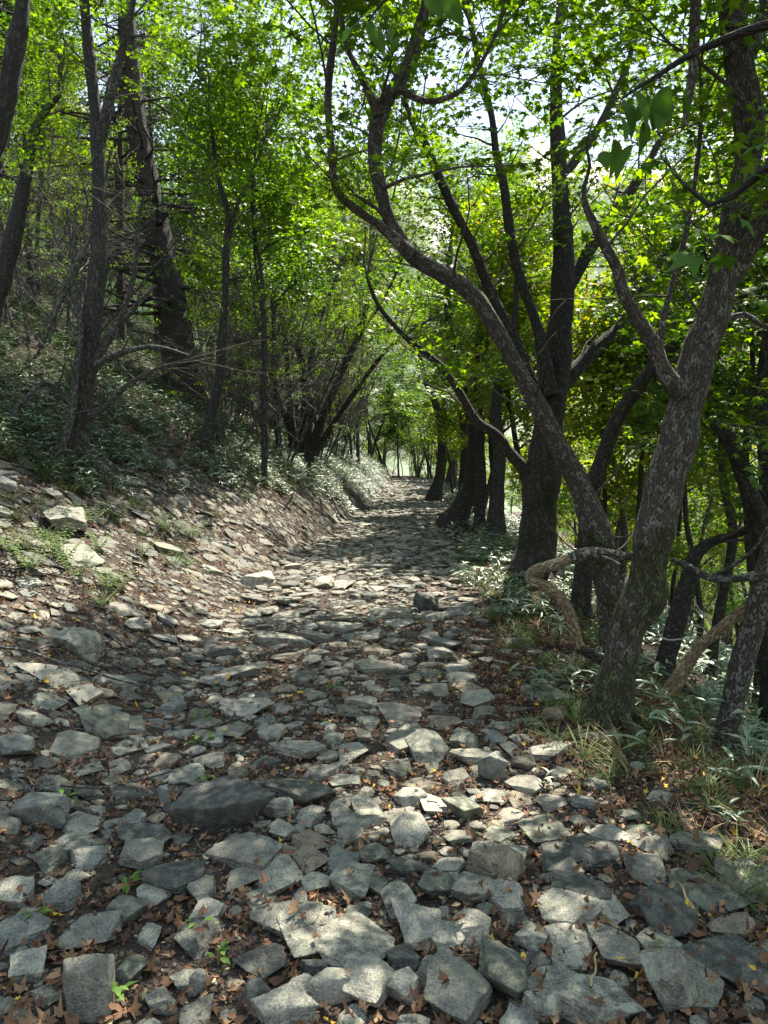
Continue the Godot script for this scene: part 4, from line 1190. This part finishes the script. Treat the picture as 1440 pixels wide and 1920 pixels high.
func build_wood() -> void:
	var one := func(called: String, key: String, label: String, category: String, mat: String, sides: int, rough: float) -> void:
		var b := Build.new()
		tube(b, smooth_line(WOOD[key][0], 0.03), sides, rough)
		b.smooth()
		var o := part(self, numbered(called), b.mesh(M[mat]))
		tag(o, label, category)
	var db := thing("dead_branch", "bent dead branch with pale bare wood kinked like an elbow by the mossy maple", "branch", Vector3(0.95, 0.7, -4.7))
	for k in [["bare_wood", "bent_branch", "dead_wood"], ["bark_end", "bent_branch_bark", "bark_pale"], ["broken_foot", "bent_branch_stub", "bark_dark"]]:
		var wb := Build.new()
		tube(wb, smooth_line(WOOD[k[1]][0], 0.02), 14, 0.22)
		wb.smooth()
		part(db, k[0], wb.mesh(M[k[2]])).position = -db.position
	rng.seed = 12
	var bl: Array = WOOD["bent_branch_bark"][0]
	for k in 5:
		var wb := Build.new()
		tube(wb, wander(p3(bl[1 + k % 3]), rnd_dir(0.7), rng.randf_range(0.12, 0.4), 0.006, 0.002, 5, 0.3, 0.0), 5)
		part(db, "side_twig", wb.mesh(M.twig_grey)).position = -db.position
	one.call("leaning_log", "leaning_log", "pale barkless log leaning against the lichen-covered maple", "log", "dead_wood", 12, 0.16)
	one.call("white_twig", "white_stick_a", "bleached crooked twig below the pale leaning log", "twig", "twig_grey", 6, 0.1)
	one.call("white_twig", "white_stick_b", "short bleached twig beside the top of the pale leaning log", "twig", "twig_grey", 6, 0.1)
	# sticks on the stones: x, z, length, direction, radius, what
	var list := [[-1.6, -3.15, 0.75, -0.25, 0.014, "thick grey stick lying among the stones by a pile of brown leaves"], [-1.25, -3.35, 0.5, 0.3, 0.006, "thin pale stick lying across stones below a sunlit slab"], [-2.1, -4.6, 1.1, 0.1, 0.011, "long dry stick lying on the stony slope"], [-1.7, -5.2, 0.9, -0.6, 0.009, "dark stick lying along the foot of the stony slope"], [-2.9, -5.9, 1.0, 0.7, 0.01, "bare stick propped on the upper stony slope"], [-1.0, -4.3, 0.45, -0.7, 0.012, "short dark stick between stones at the slope foot"], [0.62, -2.05, 0.16, 1.2, 0.004, "curled tan stem lying across a slab"], [1.05, -2.45, 0.22, 1.45, 0.005, "pale upright stem standing between two slabs"]]
	for s in list:
		rng.seed = int(s[0] * 1000.0)
		var pts := []
		for k in 7:
			var x: float = s[0] + cos(s[3]) * s[2] * (k / 6.0 - 0.5)
			var z: float = s[1] - sin(s[3]) * s[2] * (k / 6.0 - 0.5) + rng.randf_range(-0.02, 0.02)
			pts.append(Vector4(x, ground_y(x, z) + 0.075 + rng.randf_range(-0.008, 0.012), z, s[4] * (1.0 - k * 0.08)))
		var b := Build.new()
		tube(b, smooth_line(pts, 0.03), 7, 0.15)
		for fork in (3 if s[4] > 0.008 else 0):
			var j := wander(p3(pts[2 + fork]), Vector3(cos(s[3]) + rng.randf_range(-0.6, 0.6), 0.25, -sin(s[3]) + rng.randf_range(-0.6, 0.6)), s[2] * rng.randf_range(0.15, 0.4), s[4] * 0.5, 0.003, 4, 0.2, -0.05)
			tube(b, j, 5)
		tag(part(self, numbered("stick"), b.mesh(M.bark_pale if s[4] > 0.005 else M.straw)), s[5], "stick", "sticks lying on the stones")

func zone(x: float, d: float) -> String:
	var o := x - centre(d)
	if o < -curve(d, RISE_AT) - 0.1: return "on the stony slope above the path"
	if o < -0.75: return "at the foot of the stony slope"
	if o > 1.05: return "on the leafy verge by the drop"
	if d > 9.0: return "in the far paving of the path"
	return "in the middle of the path"

func build_stones() -> void:
	var fine := ball(4)
	var mid := ball(2)
	var low := ball(1)
	var slabs := []
	var blocks := []
	var mids := []
	var lows := []
	for k in 13: slabs.append(stone_mesh(fine, 900 + k, 0.0, false))
	for k in 12: blocks.append(stone_mesh(fine, 950 + k, 1.0, false))
	for k in 10: mids.append(stone_mesh(mid, 1000 + k, 0.3, true))
	for k in 8: lows.append(stone_mesh(low, 1050 + k, 0.3, true))
	var tones := ["stone_dark", "stone", "stone_light", "stone_brown", "stone_blue", "stone_mossy", "stone_spotted"]
	var tone_word := ["dark grey", "grey", "pale grey", "brownish", "bluish grey", "moss-tinged", "lichen-spotted"]
	rng.seed = 5
	var set_stone := func(x: float, z: float, w: float, t: float, l: float, tone: int, shape: int, lift: float, tilt: float, turn: float) -> void:
		var n := ground_n(x, z).lerp(Vector3.UP, 0.25).normalized()
		n = (n + Vector3(rng.randf_range(-1, 1), 0, rng.randf_range(-1, 1)) * tilt).normalized()
		var xf := facing(Vector3.ZERO, Vector3(sin(turn), 0, cos(turn)), n)
		xf = Transform3D(Basis(n.cross(xf.basis.z).normalized(), n, n.cross(xf.basis.z).normalized().cross(n)), Vector3(x, ground_y(x, z) + t * lift, z))
		xf.basis = xf.basis * Basis.from_scale(Vector3(w, t, l))
		if tone in [1, 2] and rng.randf() < 0.35: tone = 5 if rng.randf() < 0.35 else 6
		var lst: Array = slabs if shape == 0 else blocks
		var o := part(self, numbered("stone"), lst[rng.randi() % lst.size()], M[tones[tone]] if tone != 1 else M.stone_plain)
		o.transform = xf
		var size := "large" if w > 0.24 else ("mid-sized" if w > 0.13 else "small")
		tag(o, "%s %s %s lying %s" % [size, tone_word[tone], ["flat slab", "blocky stone", "upright wedge of stone"][shape], zone(x, -z)], "stone", "loose stones of the path")
		occupy(x, z, (w + l) * 0.23)
	var sp: StandardMaterial3D = M.stone.duplicate()
	sp.vertex_color_use_as_albedo = false
	M.stone_plain = sp
	for s in STONES:
		set_stone.call(s[0], s[1], s[2] * 0.97, s[3], s[4] * 0.97, s[5], s[6], 0.42 if s[6] != 2 else 0.46, 0.1 if s[6] != 2 else 0.3, rng.randf_range(-0.25, 0.25) + (PI if rng.randf() < 0.5 else 0.0))
	# the rest of the rubble, big stones first
	var loose := []
	var throw_ := func(tries: int, d0: float, d1: float, o0: float, o1: float, r0: float, r1: float, tight: float, bias: float) -> void:
		for q in tries:
			var d := lerpf(d0, d1, pow(rng.randf(), bias))
			var o := rng.randf_range(o0, o1)
			var x := centre(d) + o
			# stones thin out towards the verge and where bamboo grass grows
			var rim := curve(d, [[2, 1.6], [3, 1.2], [3.7, 0.98], [5, 0.88], [9, 1.25], [20, 1.3]])
			if o > rim + 0.22 * bumps.get_noise_1d(d * 2.0) and rng.randf() < 0.88: continue
			var up := -o - curve(d, RISE_AT)
			if up > 0.0:
				var lim := curve(d, [[5, 4.6], [8, 3.4], [10, 2.4], [14, 1.3], [20, 0.6], [30, 0.2]])
				if up > lim * rng.randf_range(0.75, 1.35): continue
			if bumps.get_noise_2d(x * 1.3 + 11.0, d * 1.3 + 5.0) > 0.2 and d < 9.0 and rng.randf() < 0.7: continue
			if d < 7.0 and o < -0.55 and o > -1.5 and rng.randf() < 0.5: continue
			var r := lerpf(r0, r1, pow(rng.randf(), 2.0))
			if not room_for(x, -d, r, tight): continue
			occupy(x, -d, r)
			loose.append([x, -d, r])
	throw_.call(6500, 1.4, 56.0, -1.3, 1.4, 0.06, 0.14, 0.95, 1.5)
	throw_.call(6500, 2.0, 22.0, -5.4, -1.2, 0.05, 0.14, 0.86, 1.4)
	throw_.call(10000, 1.3, 30.0, -1.4, 1.5, 0.028, 0.065, 0.95, 1.6)
	throw_.call(17000, 1.3, 18.0, -5.4, -1.1, 0.02, 0.05, 0.84, 1.5)
	throw_.call(9000, 1.3, 11.0, -3.5, 1.7, 0.012, 0.03, 0.9, 1.5)
	loose.sort_custom(func(a, b): return a[2] / (0.5 + -a[1]) > b[2] / (0.5 + -b[1]))
	var many := {}
	var cols := {}
	var single := 0
	for s in loose:
		var r: float = s[2]
		var inside: bool = absf(s[0]) < 0.53 * -s[1] and -s[1] > 2.0
		var w := r * rng.randf_range(1.9, 2.5)
		var l := r * rng.randf_range(1.5, 2.2)
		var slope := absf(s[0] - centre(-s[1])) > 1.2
		var t := r * (rng.randf_range(0.16, 0.55) if slope else rng.randf_range(0.3, 0.75))
		var tone: int = [0, 1, 1, 1, 2, 1, 4, 3, 1, 0, 2][rng.randi() % 11]
		if inside and single < 300 - STONES.size():
			single += 1
			set_stone.call(s[0], s[1], w, t, l, tone, 0 if t < r * 0.7 else 1, 0.25, 0.12, rng.randf() * TAU)
			continue
		var n := (ground_n(s[0], s[1]) + Vector3(rng.randf_range(-1, 1), 0, rng.randf_range(-1, 1)) * (0.2 if slope else 0.15)).normalized()
		var a := rng.randf() * TAU
		var xf := facing(Vector3.ZERO, Vector3(cos(a), 0, sin(a)), n)
		var bx := n.cross(xf.basis.z).normalized()
		var key: String = ("m%d" % (rng.randi() % mids.size())) if r > 0.03 else ("l%d" % (rng.randi() % lows.size()))
		if not many.has(key):
			many[key] = []
			cols[key] = []
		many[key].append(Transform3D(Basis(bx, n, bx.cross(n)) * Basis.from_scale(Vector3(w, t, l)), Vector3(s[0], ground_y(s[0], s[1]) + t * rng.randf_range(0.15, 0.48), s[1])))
		var base: Color = [Color(0.55, 0.56, 0.55), Color(1, 1, 1), Color(1.35, 1.33, 1.33), Color(0.95, 0.84, 0.7), Color(0.85, 0.92, 1.0)][tone]
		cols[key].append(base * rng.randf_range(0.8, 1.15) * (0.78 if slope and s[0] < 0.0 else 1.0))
	for q in 11000:
		var d := 1.4 + pow(rng.randf(), 1.6) * 6.5
		var x := centre(d) + rng.randf_range(-2.6, 1.5)
		var r := rng.randf_range(0.004, 0.012)
		var key := "l%d" % (rng.randi() % lows.size())
		if not many.has(key):
			many[key] = []
			cols[key] = []
		many[key].append(Transform3D(Basis(rnd_dir(), rng.randf() * TAU) * Basis.from_scale(Vector3(r * 2.2, r * 1.3, r * 1.8)), Vector3(x, ground_y(x, -d) + r * 0.3, -d)))
		cols[key].append(Color(0.95, 0.9, 0.82) * rng.randf_range(0.4, 1.05))
	var rub := thing("rubble", "broken grey stones covering the path and the slope foot", "rubble")
	rub.set_meta("kind", "stuff")
	for key in many:
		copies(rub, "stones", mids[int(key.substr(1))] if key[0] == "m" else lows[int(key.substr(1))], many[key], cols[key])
	print("stones ", loose.size())

func dead_leaf(seed_no: int, narrow: bool) -> Build:
	rng.seed = seed_no
	var b := Build.new()
	if narrow: oval(b, Transform3D(Basis(), Vector3(0, 0, -0.75)), 1.5, 0.75, Color.WHITE, 5, 0.0, 0.0)
	else: palmate(b, Transform3D.IDENTITY, 1.0, Color.WHITE, 0.0)
	for k in range(1, b.v.size()): b.v[k] *= rng.randf_range(0.7, 1.05) if rng.randf() < 0.7 else rng.randf_range(0.9, 1.2)
	var roll := rng.randf_range(0.7, 2.1)
	var twist := rng.randf_range(-0.9, 0.9)
	var fold := rng.randf() * TAU
	for k in b.v.size():
		var p := b.v[k]
		var u := p.x * cos(fold) + p.z * sin(fold)
		var w := -p.x * sin(fold) + p.z * cos(fold)
		p.y = roll * 0.55 * u * u + twist * p.x * p.z + rng.randf_range(-0.13, 0.13) - 0.12
		u *= 1.0 - 0.2 * roll * absf(u)
		p.x = u * cos(fold) - w * sin(fold)
		p.z = u * sin(fold) + w * cos(fold)
		b.v[k] = p
	b.smooth()
	return b

func build_litter() -> void:
	var shapes := []
	for k in 12: shapes.append(dead_leaf(300 + k, k % 2 == 1))
	var mats := ["dead_brown", "dead_tan", "dead_dark", "dead_brown", "dead_yellow", "dead_tan"]
	var meshes := []
	for k in 12:
		for m in ["dead_brown", "dead_tan", "dead_dark", "dead_yellow"]: meshes.append(shapes[k].mesh(M[m]))
	rng.seed = 61
	var spots := []
	for q in 52000:
		var d := 1.4 + pow(rng.randf(), 1.7) * 15.0
		var o := rng.randf_range(-5.2, 3.0)
		if d > 7.0 and absf(o) < 1.1 and rng.randf() < 0.6: continue
		var x := centre(d) + o
		# leaves gather in drifts between the stones
		if bumps.get_noise_2d(x * 2.5 + 30.0, d * 2.5) < rng.randf_range(-0.75, 0.3): continue
		spots.append([x, -d, rng.randf_range(0.014, 0.04)])
	for q in 3500:
		var d := 2.2 + rng.randf() * 5.0
		spots.append([centre(d) + rng.randf_range(0.85, 2.2), -d, rng.randf_range(0.016, 0.042)])
	spots.sort_custom(func(a, b): return a[2] / -a[1] > b[2] / -b[1])
	var many := {}
	var single := 0
	for s in spots:
		var inside: bool = absf(s[0]) < 0.5 * -s[1] and -s[1] > 2.1
		var on := not room_for(s[0], s[1], 0.01, 0.75)
		if on and rng.randf() < 0.78: continue
		var y := ground_y(s[0], s[1]) + rng.randf_range(0.01, 0.03) + (0.05 if on else 0.0)
		var n := (ground_n(s[0], s[1]) + rnd_dir() * 0.5).normalized()
		var a := rng.randf() * TAU
		var xf := facing(Vector3(s[0], y, s[1]), Vector3(cos(a), 0, sin(a)), n)
		var size: float = s[2] * (1.15 if single < 120 else 1.0)
		var tone: int = [0, 0, 1, 2, 2, 1, 0, 2, 1, 3][rng.randi() % 10] if rng.randf() < 0.2 else [0, 2, 1, 0, 2][rng.randi() % 5]
		var key := (rng.randi() % 12) * 4 + tone
		xf.basis = xf.basis * Basis.from_scale(Vector3.ONE * size)
		if inside and single < 300:
			single += 1
			var o := part(self, numbered("fallen_leaf"), meshes[key])
			o.transform = xf
			tag(o, "%s fallen leaf curled up %s" % [["reddish brown", "tan", "dark brown", "yellow"][tone], zone(s[0], -s[1])], "leaf", "fallen leaves")
			continue
		if not many.has(key): many[key] = []
		many[key].append(xf)
	var lit := thing("leaf_litter", "brown fallen leaves lying in drifts between the stones", "leaf litter")
	lit.set_meta("kind", "stuff")
	for key in many: copies(lit, "leaves", meshes[key], many[key])
	# crumbled bits of leaf, bark and twig
	var chip := Build.new()
	oval(chip, Transform3D.IDENTITY, 1.0, 0.5, Color.WHITE, 2, 0.2, 0.5)
	var cm := []
	for m in ["dead_brown", "dead_tan", "dead_dark", "straw"]: cm.append(chip.mesh(M[m]))
	var lists := [[], [], [], []]
	for q in 34000:
		var d := 1.3 + pow(rng.randf(), 2.0) * 17.0
		var x := centre(d) + rng.randf_range(-4.6, 3.2)
		var n := (ground_n(x, -d) + rnd_dir() * 0.6).normalized()
		var a := rng.randf() * TAU
		var xf := facing(Vector3(x, ground_y(x, -d) + rng.randf_range(0.0, 0.02), -d), Vector3(cos(a), 0, sin(a)), n)
		xf.basis = xf.basis * Basis.from_scale(Vector3.ONE * rng.randf_range(0.012, 0.04))
		lists[[0, 2, 2, 1, 2, 0, 2, 3][rng.randi() % 8] if x > -1.3 else [0, 2, 2][rng.randi() % 3]].append(xf)
	for k in 4: copies(lit, "crumbs", cm[k], lists[k])

# ------------------------------------------------------------------ undergrowth
func sasa(seed_no: int, mat: String) -> ArrayMesh:
	rng.seed = seed_no
	var b := Build.new()
	var st := Build.new()
	for s in rng.randi_range(1, 3):
		var line := wander(Vector3(rng.randf_range(-0.05, 0.05), -0.03, rng.randf_range(-0.05, 0.05)), Vector3(rng.randf_range(-0.5, 0.5), 1, rng.randf_range(-0.5, 0.5)), rng.randf_range(0.22, 0.42), 0.003, 0.0018, 5, 0.12, 0.0)
		tube(st, line, 3)
		for k in rng.randi_range(5, 7):
			var at := p3(line[mini(5, 2 + k / 2)])
			var a := rng.randf() * TAU
			oval(b, facing(at, Vector3(cos(a), rng.randf_range(0.1, 0.7), sin(a)), (Vector3.UP + rnd_dir() * 0.3).normalized()), rng.randf_range(0.11, 0.2), rng.randf_range(0.024, 0.036), Color.WHITE, 4, rng.randf_range(0.2, 0.6), 0.25)
	var m := ArrayMesh.new()
	b.add_to(m, M[mat])
	st.add_to(m, M.grass)
	return m

func tuft(seed_no: int, mat: String, cnt: int, height: float) -> ArrayMesh:
	rng.seed = seed_no
	var b := Build.new()
	for k in cnt:
		var a := rng.randf() * TAU
		var out := Vector3(cos(a), rng.randf_range(0.8, 2.5), sin(a))
		oval(b, facing(Vector3(cos(a), 0, sin(a)) * rng.randf() * 0.04, out, Vector3(-cos(a), 0.6, -sin(a))), height * rng.randf_range(0.6, 1.2), 0.005, Color.WHITE, 4, rng.randf_range(0.3, 0.9), 0.0)
	return b.mesh(M[mat])

func herb(seed_no: int) -> ArrayMesh:
	rng.seed = seed_no
	var b := Build.new()
	for k in 9:
		var a := rng.randf() * TAU
		oval(b, facing(Vector3(cos(a) * 0.02, rng.randf_range(0.02, 0.07), sin(a) * 0.02), Vector3(cos(a), rng.randf_range(0.0, 0.5), sin(a)), Vector3.UP), rng.randf_range(0.025, 0.05), rng.randf_range(0.015, 0.028), Color.WHITE, 2)
	return b.mesh(M.leaf_lime)

func fern(seed_no: int) -> ArrayMesh:
	rng.seed = seed_no
	var b := Build.new()
	for k in 7:
		var a := TAU * k / 7.0 + rng.randf_range(-0.3, 0.3)
		var line := wander(Vector3.ZERO, Vector3(cos(a), 1.9, sin(a)), rng.randf_range(0.25, 0.4), 0.003, 0.001, 10, 0.04, -0.06)
		tube(b, line, 3)
		for j in range(2, 10):
			var fwd := (p3(line[j + 1]) - p3(line[j])).normalized()
			var side := fwd.cross(Vector3.UP).normalized()
			for s in [-1.0, 1.0]:
				oval(b, facing(p3(line[j]), side * s + fwd * 0.35, Vector3.UP), 0.09 * (1.05 - j / 10.0) + 0.01, 0.022, Color.WHITE, 2, 0.25, 0.1)
	return b.mesh(M.grass)

func up_xf(x: float, z: float, size: float) -> Transform3D:
	var xf := facing(Vector3(x, ground_y(x, z), z), Vector3(rng.randf_range(-1, 1), 0, rng.randf_range(-1, 1)), (Vector3.UP + ground_n(x, z) * 0.4).normalized())
	xf.basis = xf.basis * Basis.from_scale(Vector3.ONE * size)
	return xf

func build_undergrowth() -> void:
	var plants := []
	for k in 6: plants.append(sasa(700 + k, "sasa" if k % 2 else "sasa_dark"))
	var grasses := [tuft(720, "grass", 40, 0.15), tuft(721, "grass", 30, 0.18), tuft(722, "straw", 12, 0.24)]
	var herbs := [herb(730), herb(731)]
	rng.seed = 83
	# single plants that stand out
	for s in [[1.62, -3.9, 1.25], [1.85, -3.6, 1.2], [2.05, -4.0, 1.3], [1.75, -4.4, 1.2], [1.0, -4.75, 0.9], [1.15, -4.9, 1.0], [1.25, -5.2, 1.1], [0.95, -5.1, 0.85], [1.45, -5.0, 1.0], [0.75, -3.45, 0.55], [1.5, -3.05, 0.55], [2.3, -4.5, 1.3], [1.55, -4.2, 1.1], [1.9, -3.2, 1.0], [1.15, -6.6, 1.2], [1.4, -7.1, 1.2]]:
		var o := part(self, numbered("bamboo_grass"), plants[rng.randi() % 6])
		o.transform = up_xf(s[0], s[1], s[2] * 0.82)
		tag(o, "leafy dwarf bamboo plant with long glossy blades near the foot of the mossy maple", "bamboo grass", "dwarf bamboo plants on the verge")
	for s in [[0.95, -3.95, 1.0], [1.05, -3.75, 1.0], [0.88, -4.2, 0.9], [1.2, -3.0, 0.9], [1.28, -2.55, 1.1], [1.38, -2.75, 1.0], [1.5, -2.4, 0.9], [1.0, -3.5, 0.7]]:
		var o := part(self, numbered("grass_tuft"), grasses[rng.randi() % 2])
		o.transform = up_xf(s[0], s[1], s[2])
		tag(o, "fine green grass tuft growing on the leafy verge", "grass tuft", "grass tufts on the verge")
	for s in [[-0.62, -2.35, 1.0], [-0.95, -2.6, 0.9], [-0.8, -2.05, 1.1], [-0.52, -2.2, 0.8], [-0.35, -4.9, 1.2], [-1.1, -4.3, 1.2], [-1.0, -3.9, 1.3], [-0.85, -3.45, 0.9], [-1.45, -3.2, 1.1], [0.9, -2.2, 0.8], [-1.2, -2.4, 0.9]]:
		var o := part(self, numbered("seedling"), herbs[rng.randi() % 2])
		o.transform = up_xf(s[0], s[1], s[2])
		tag(o, "small bright green seedling growing between the stones", "seedling", "green seedlings among the stones")
	# the bamboo grass carpet
	var lists := [[], [], [], [], [], []]
	for q in 25000:
		var d := 5.0 + pow(rng.randf(), 1.35) * 50.0
		var up := pow(rng.randf(), 1.3) * (4.0 + d * 0.35)
		var lim := curve(d, [[5, 4.4], [8, 3.0], [10, 1.9], [14, 0.9], [20, 0.35], [30, 0.05]])
		var x := centre(d) - curve(d, RISE_AT) - up
		if up < lim + bumps.get_noise_2d(x, d) * 0.9: continue
		if bumps.get_noise_2d(x * 0.8 + 40.0, d * 0.8) < -0.22 and rng.randf() < 0.8: continue
		lists[rng.randi() % 6].append(up_xf(x, -d, rng.randf_range(0.5, 0.95)))
	for q in 7000:
		var d := 3.2 + pow(rng.randf(), 1.3) * 40.0
		var o := 1.25 + pow(rng.randf(), 1.2) * 4.5
		var x := centre(d) + o
		if o < 1.5 + 0.5 * bumps.get_noise_1d(d * 3.0) and rng.randf() < 0.75: continue
		if d < 7.0 and o < 2.6 and rng.randf() < 0.82: continue
		if bumps.get_noise_2d(x * 1.4, d * 1.4 + 90.0) < rng.randf_range(-0.35, 0.2): continue
		lists[rng.randi() % 6].append(up_xf(x, -d, rng.randf_range(0.5, 0.95)))
	for q in 4000:
		var d := 4.0 + pow(rng.randf(), 1.2) * 36.0
		var x := centre(d) + 4.0 + pow(rng.randf(), 1.3) * 18.0
		if bumps.get_noise_2d(x * 1.1 + 17.0, d * 1.1) < rng.randf_range(-0.5, 0.1): continue
		lists[rng.randi() % 6].append(up_xf(x, -d, rng.randf_range(0.9, 1.7)))
	var ug := thing("undergrowth", "carpet of dwarf bamboo grass covering the banks", "undergrowth")
	ug.set_meta("kind", "stuff")
	for k in 6: copies(ug, "bamboo_leaves", plants[k], lists[k])
	var ferns := [fern(740), fern(741)]
	for s in [[-3.3, -8.2, 1.0], [-2.9, -7.4, 0.8], [-4.2, -9.0, 1.1], [-2.6, -9.6, 0.9], [1.2, -6.1, 0.8], [1.5, -8.0, 1.0], [-3.6, -7.2, 0.8], [1.05, -4.45, 0.6]]:
		var o := part(self, numbered("fern"), ferns[rng.randi() % 2])
		o.transform = up_xf(s[0], s[1], s[2])
		tag(o, "green fern with arching fronds at the edge of the stones", "fern", "ferns along the banks")
	var fl := [[], []]
	for q in 420:
		var d := 6.0 + pow(rng.randf(), 1.2) * 25.0
		var x := centre(d) + (-(curve(d, RISE_AT) + 0.8 + rng.randf() * 5.0) if rng.randf() < 0.75 else 1.6 + rng.randf() * 3.0)
		fl[q % 2].append(up_xf(x, -d, rng.randf_range(0.6, 1.2)))
	for k in 2: copies(ug, "fern_fronds", ferns[k], fl[k])
	var gl := [[], [], []]
	for q in 420:
		var d := 2.4 + rng.randf() * 10.0
		var x := centre(d) + 1.2 + rng.randf() * 1.6
		gl[[0, 1, 0, 2][rng.randi() % 4]].append(up_xf(x, -d, rng.randf_range(0.5, 1.0)))
	for q in 500:
		var d := 7.0 + rng.randf() * 24.0
		gl[2 if q % 3 else 1].append(up_xf(centre(d) - curve(d, RISE_AT) - 0.6 - rng.randf() * 6.0, -d, rng.randf_range(0.6, 1.3)))
	for k in 3: copies(ug, "grass", grasses[k], gl[k])

# ------------------------------------------------------------------ boughs hanging near the lens
func line_at(line: Array, p: Vector3) -> Vector3:
	var best := p3(line[0])
	for q in line:
		if absf(q.y - p.y + 0.4) < absf(best.y - p.y + 0.4): best = p3(q)
	return best

func build_overhang() -> void:
	rng.seed = 19
	var t := thing("overhanging_tree", "broad-leaved tree hanging its leafy twigs over the near path", "tree", Vector3(2.5, ground_y(2.5, -1.4), -1.4))
	var org := t.position
	var line := smooth_line([Vector4(2.5, -1.0, -1.4, 0.13), Vector4(2.45, 0.8, -1.4, 0.1), Vector4(2.3, 2.2, -1.5, 0.085), Vector4(2.1, 3.6, -1.6, 0.06), Vector4(1.9, 5.0, -1.7, 0.03)], 0.08)
	var b := Build.new()
	tube(b, line, 12, 0.12)
	b.smooth()
	part(t, "trunk", b.mesh(M.bark_lichen)).position = -org
	# limbs with the leaves that hang from them
	for B in BOUGHS:
		var L := [[line_at(line, B[1][0])] + B[1], B[0], B[2]]
		var pts := []
		for k in L[0].size(): pts.append(v4(L[0][k], lerpf(0.022, 0.003, float(k) / (L[0].size() - 1))))
		var lb := Build.new()
		tube(lb, smooth_line(pts, 0.06), 7, 0.1)
		part(t, "limb", lb.mesh(M.bark_dark)).position = -org
		for q in L[2]:
			var p := Vector3(q[0], q[1], q[2])
			# petiole from the nearest limb point
			var best: Vector3 = L[0][0]
			for k in L[0].size() - 1:
				for s in 8:
					var c: Vector3 = L[0][k].lerp(L[0][k + 1], s / 7.0)
					if c.distance_to(p) < best.distance_to(p): best = c
			var f := Build.new()
			tube(f, [v4(best, 0.0015), v4(best.lerp(p, 0.5) + Vector3(0, 0.01, 0), 0.0012), v4(p, 0.001)], 4)
			var a := rng.randf() * TAU
			var m := ArrayMesh.new()
			var lf := Build.new()
			if L[1] == "oval":
				oval(lf, facing(p, Vector3(cos(a) * 0.5, -0.75, sin(a) * 0.5), Vector3(rng.randf_range(-0.6, 0.6), 0.5, rng.randf_range(0.2, 1.0)).normalized()), q[3] * 0.64, q[3] * 0.34, Color.WHITE, 7, rng.randf_range(0.1, 0.5), 0.3)
			else:
				palmate(lf, facing(p, Vector3(cos(a), -0.3, sin(a)), (Vector3.UP + Vector3(0, 0, 0.5) + rnd_dir() * 0.4).normalized()), q[3] * 0.5, Color.WHITE, 0.3)
			lf.add_to(m, M.leaf_near)
			f.add_to(m, M.twig)
			part(t, "leaf", m).position = -org
	# the rest of its crown, above the frame
	var tw := Build.new()
	var places := []
	foliate(tw, places, line, 0.75, 4.0, 1.3, 4, 1.0)
	part(t, "twigs", tw.mesh(M.twig)).position = -org
	for k in places.size(): places[k].origin -= org
	crown(t, "maple", places)
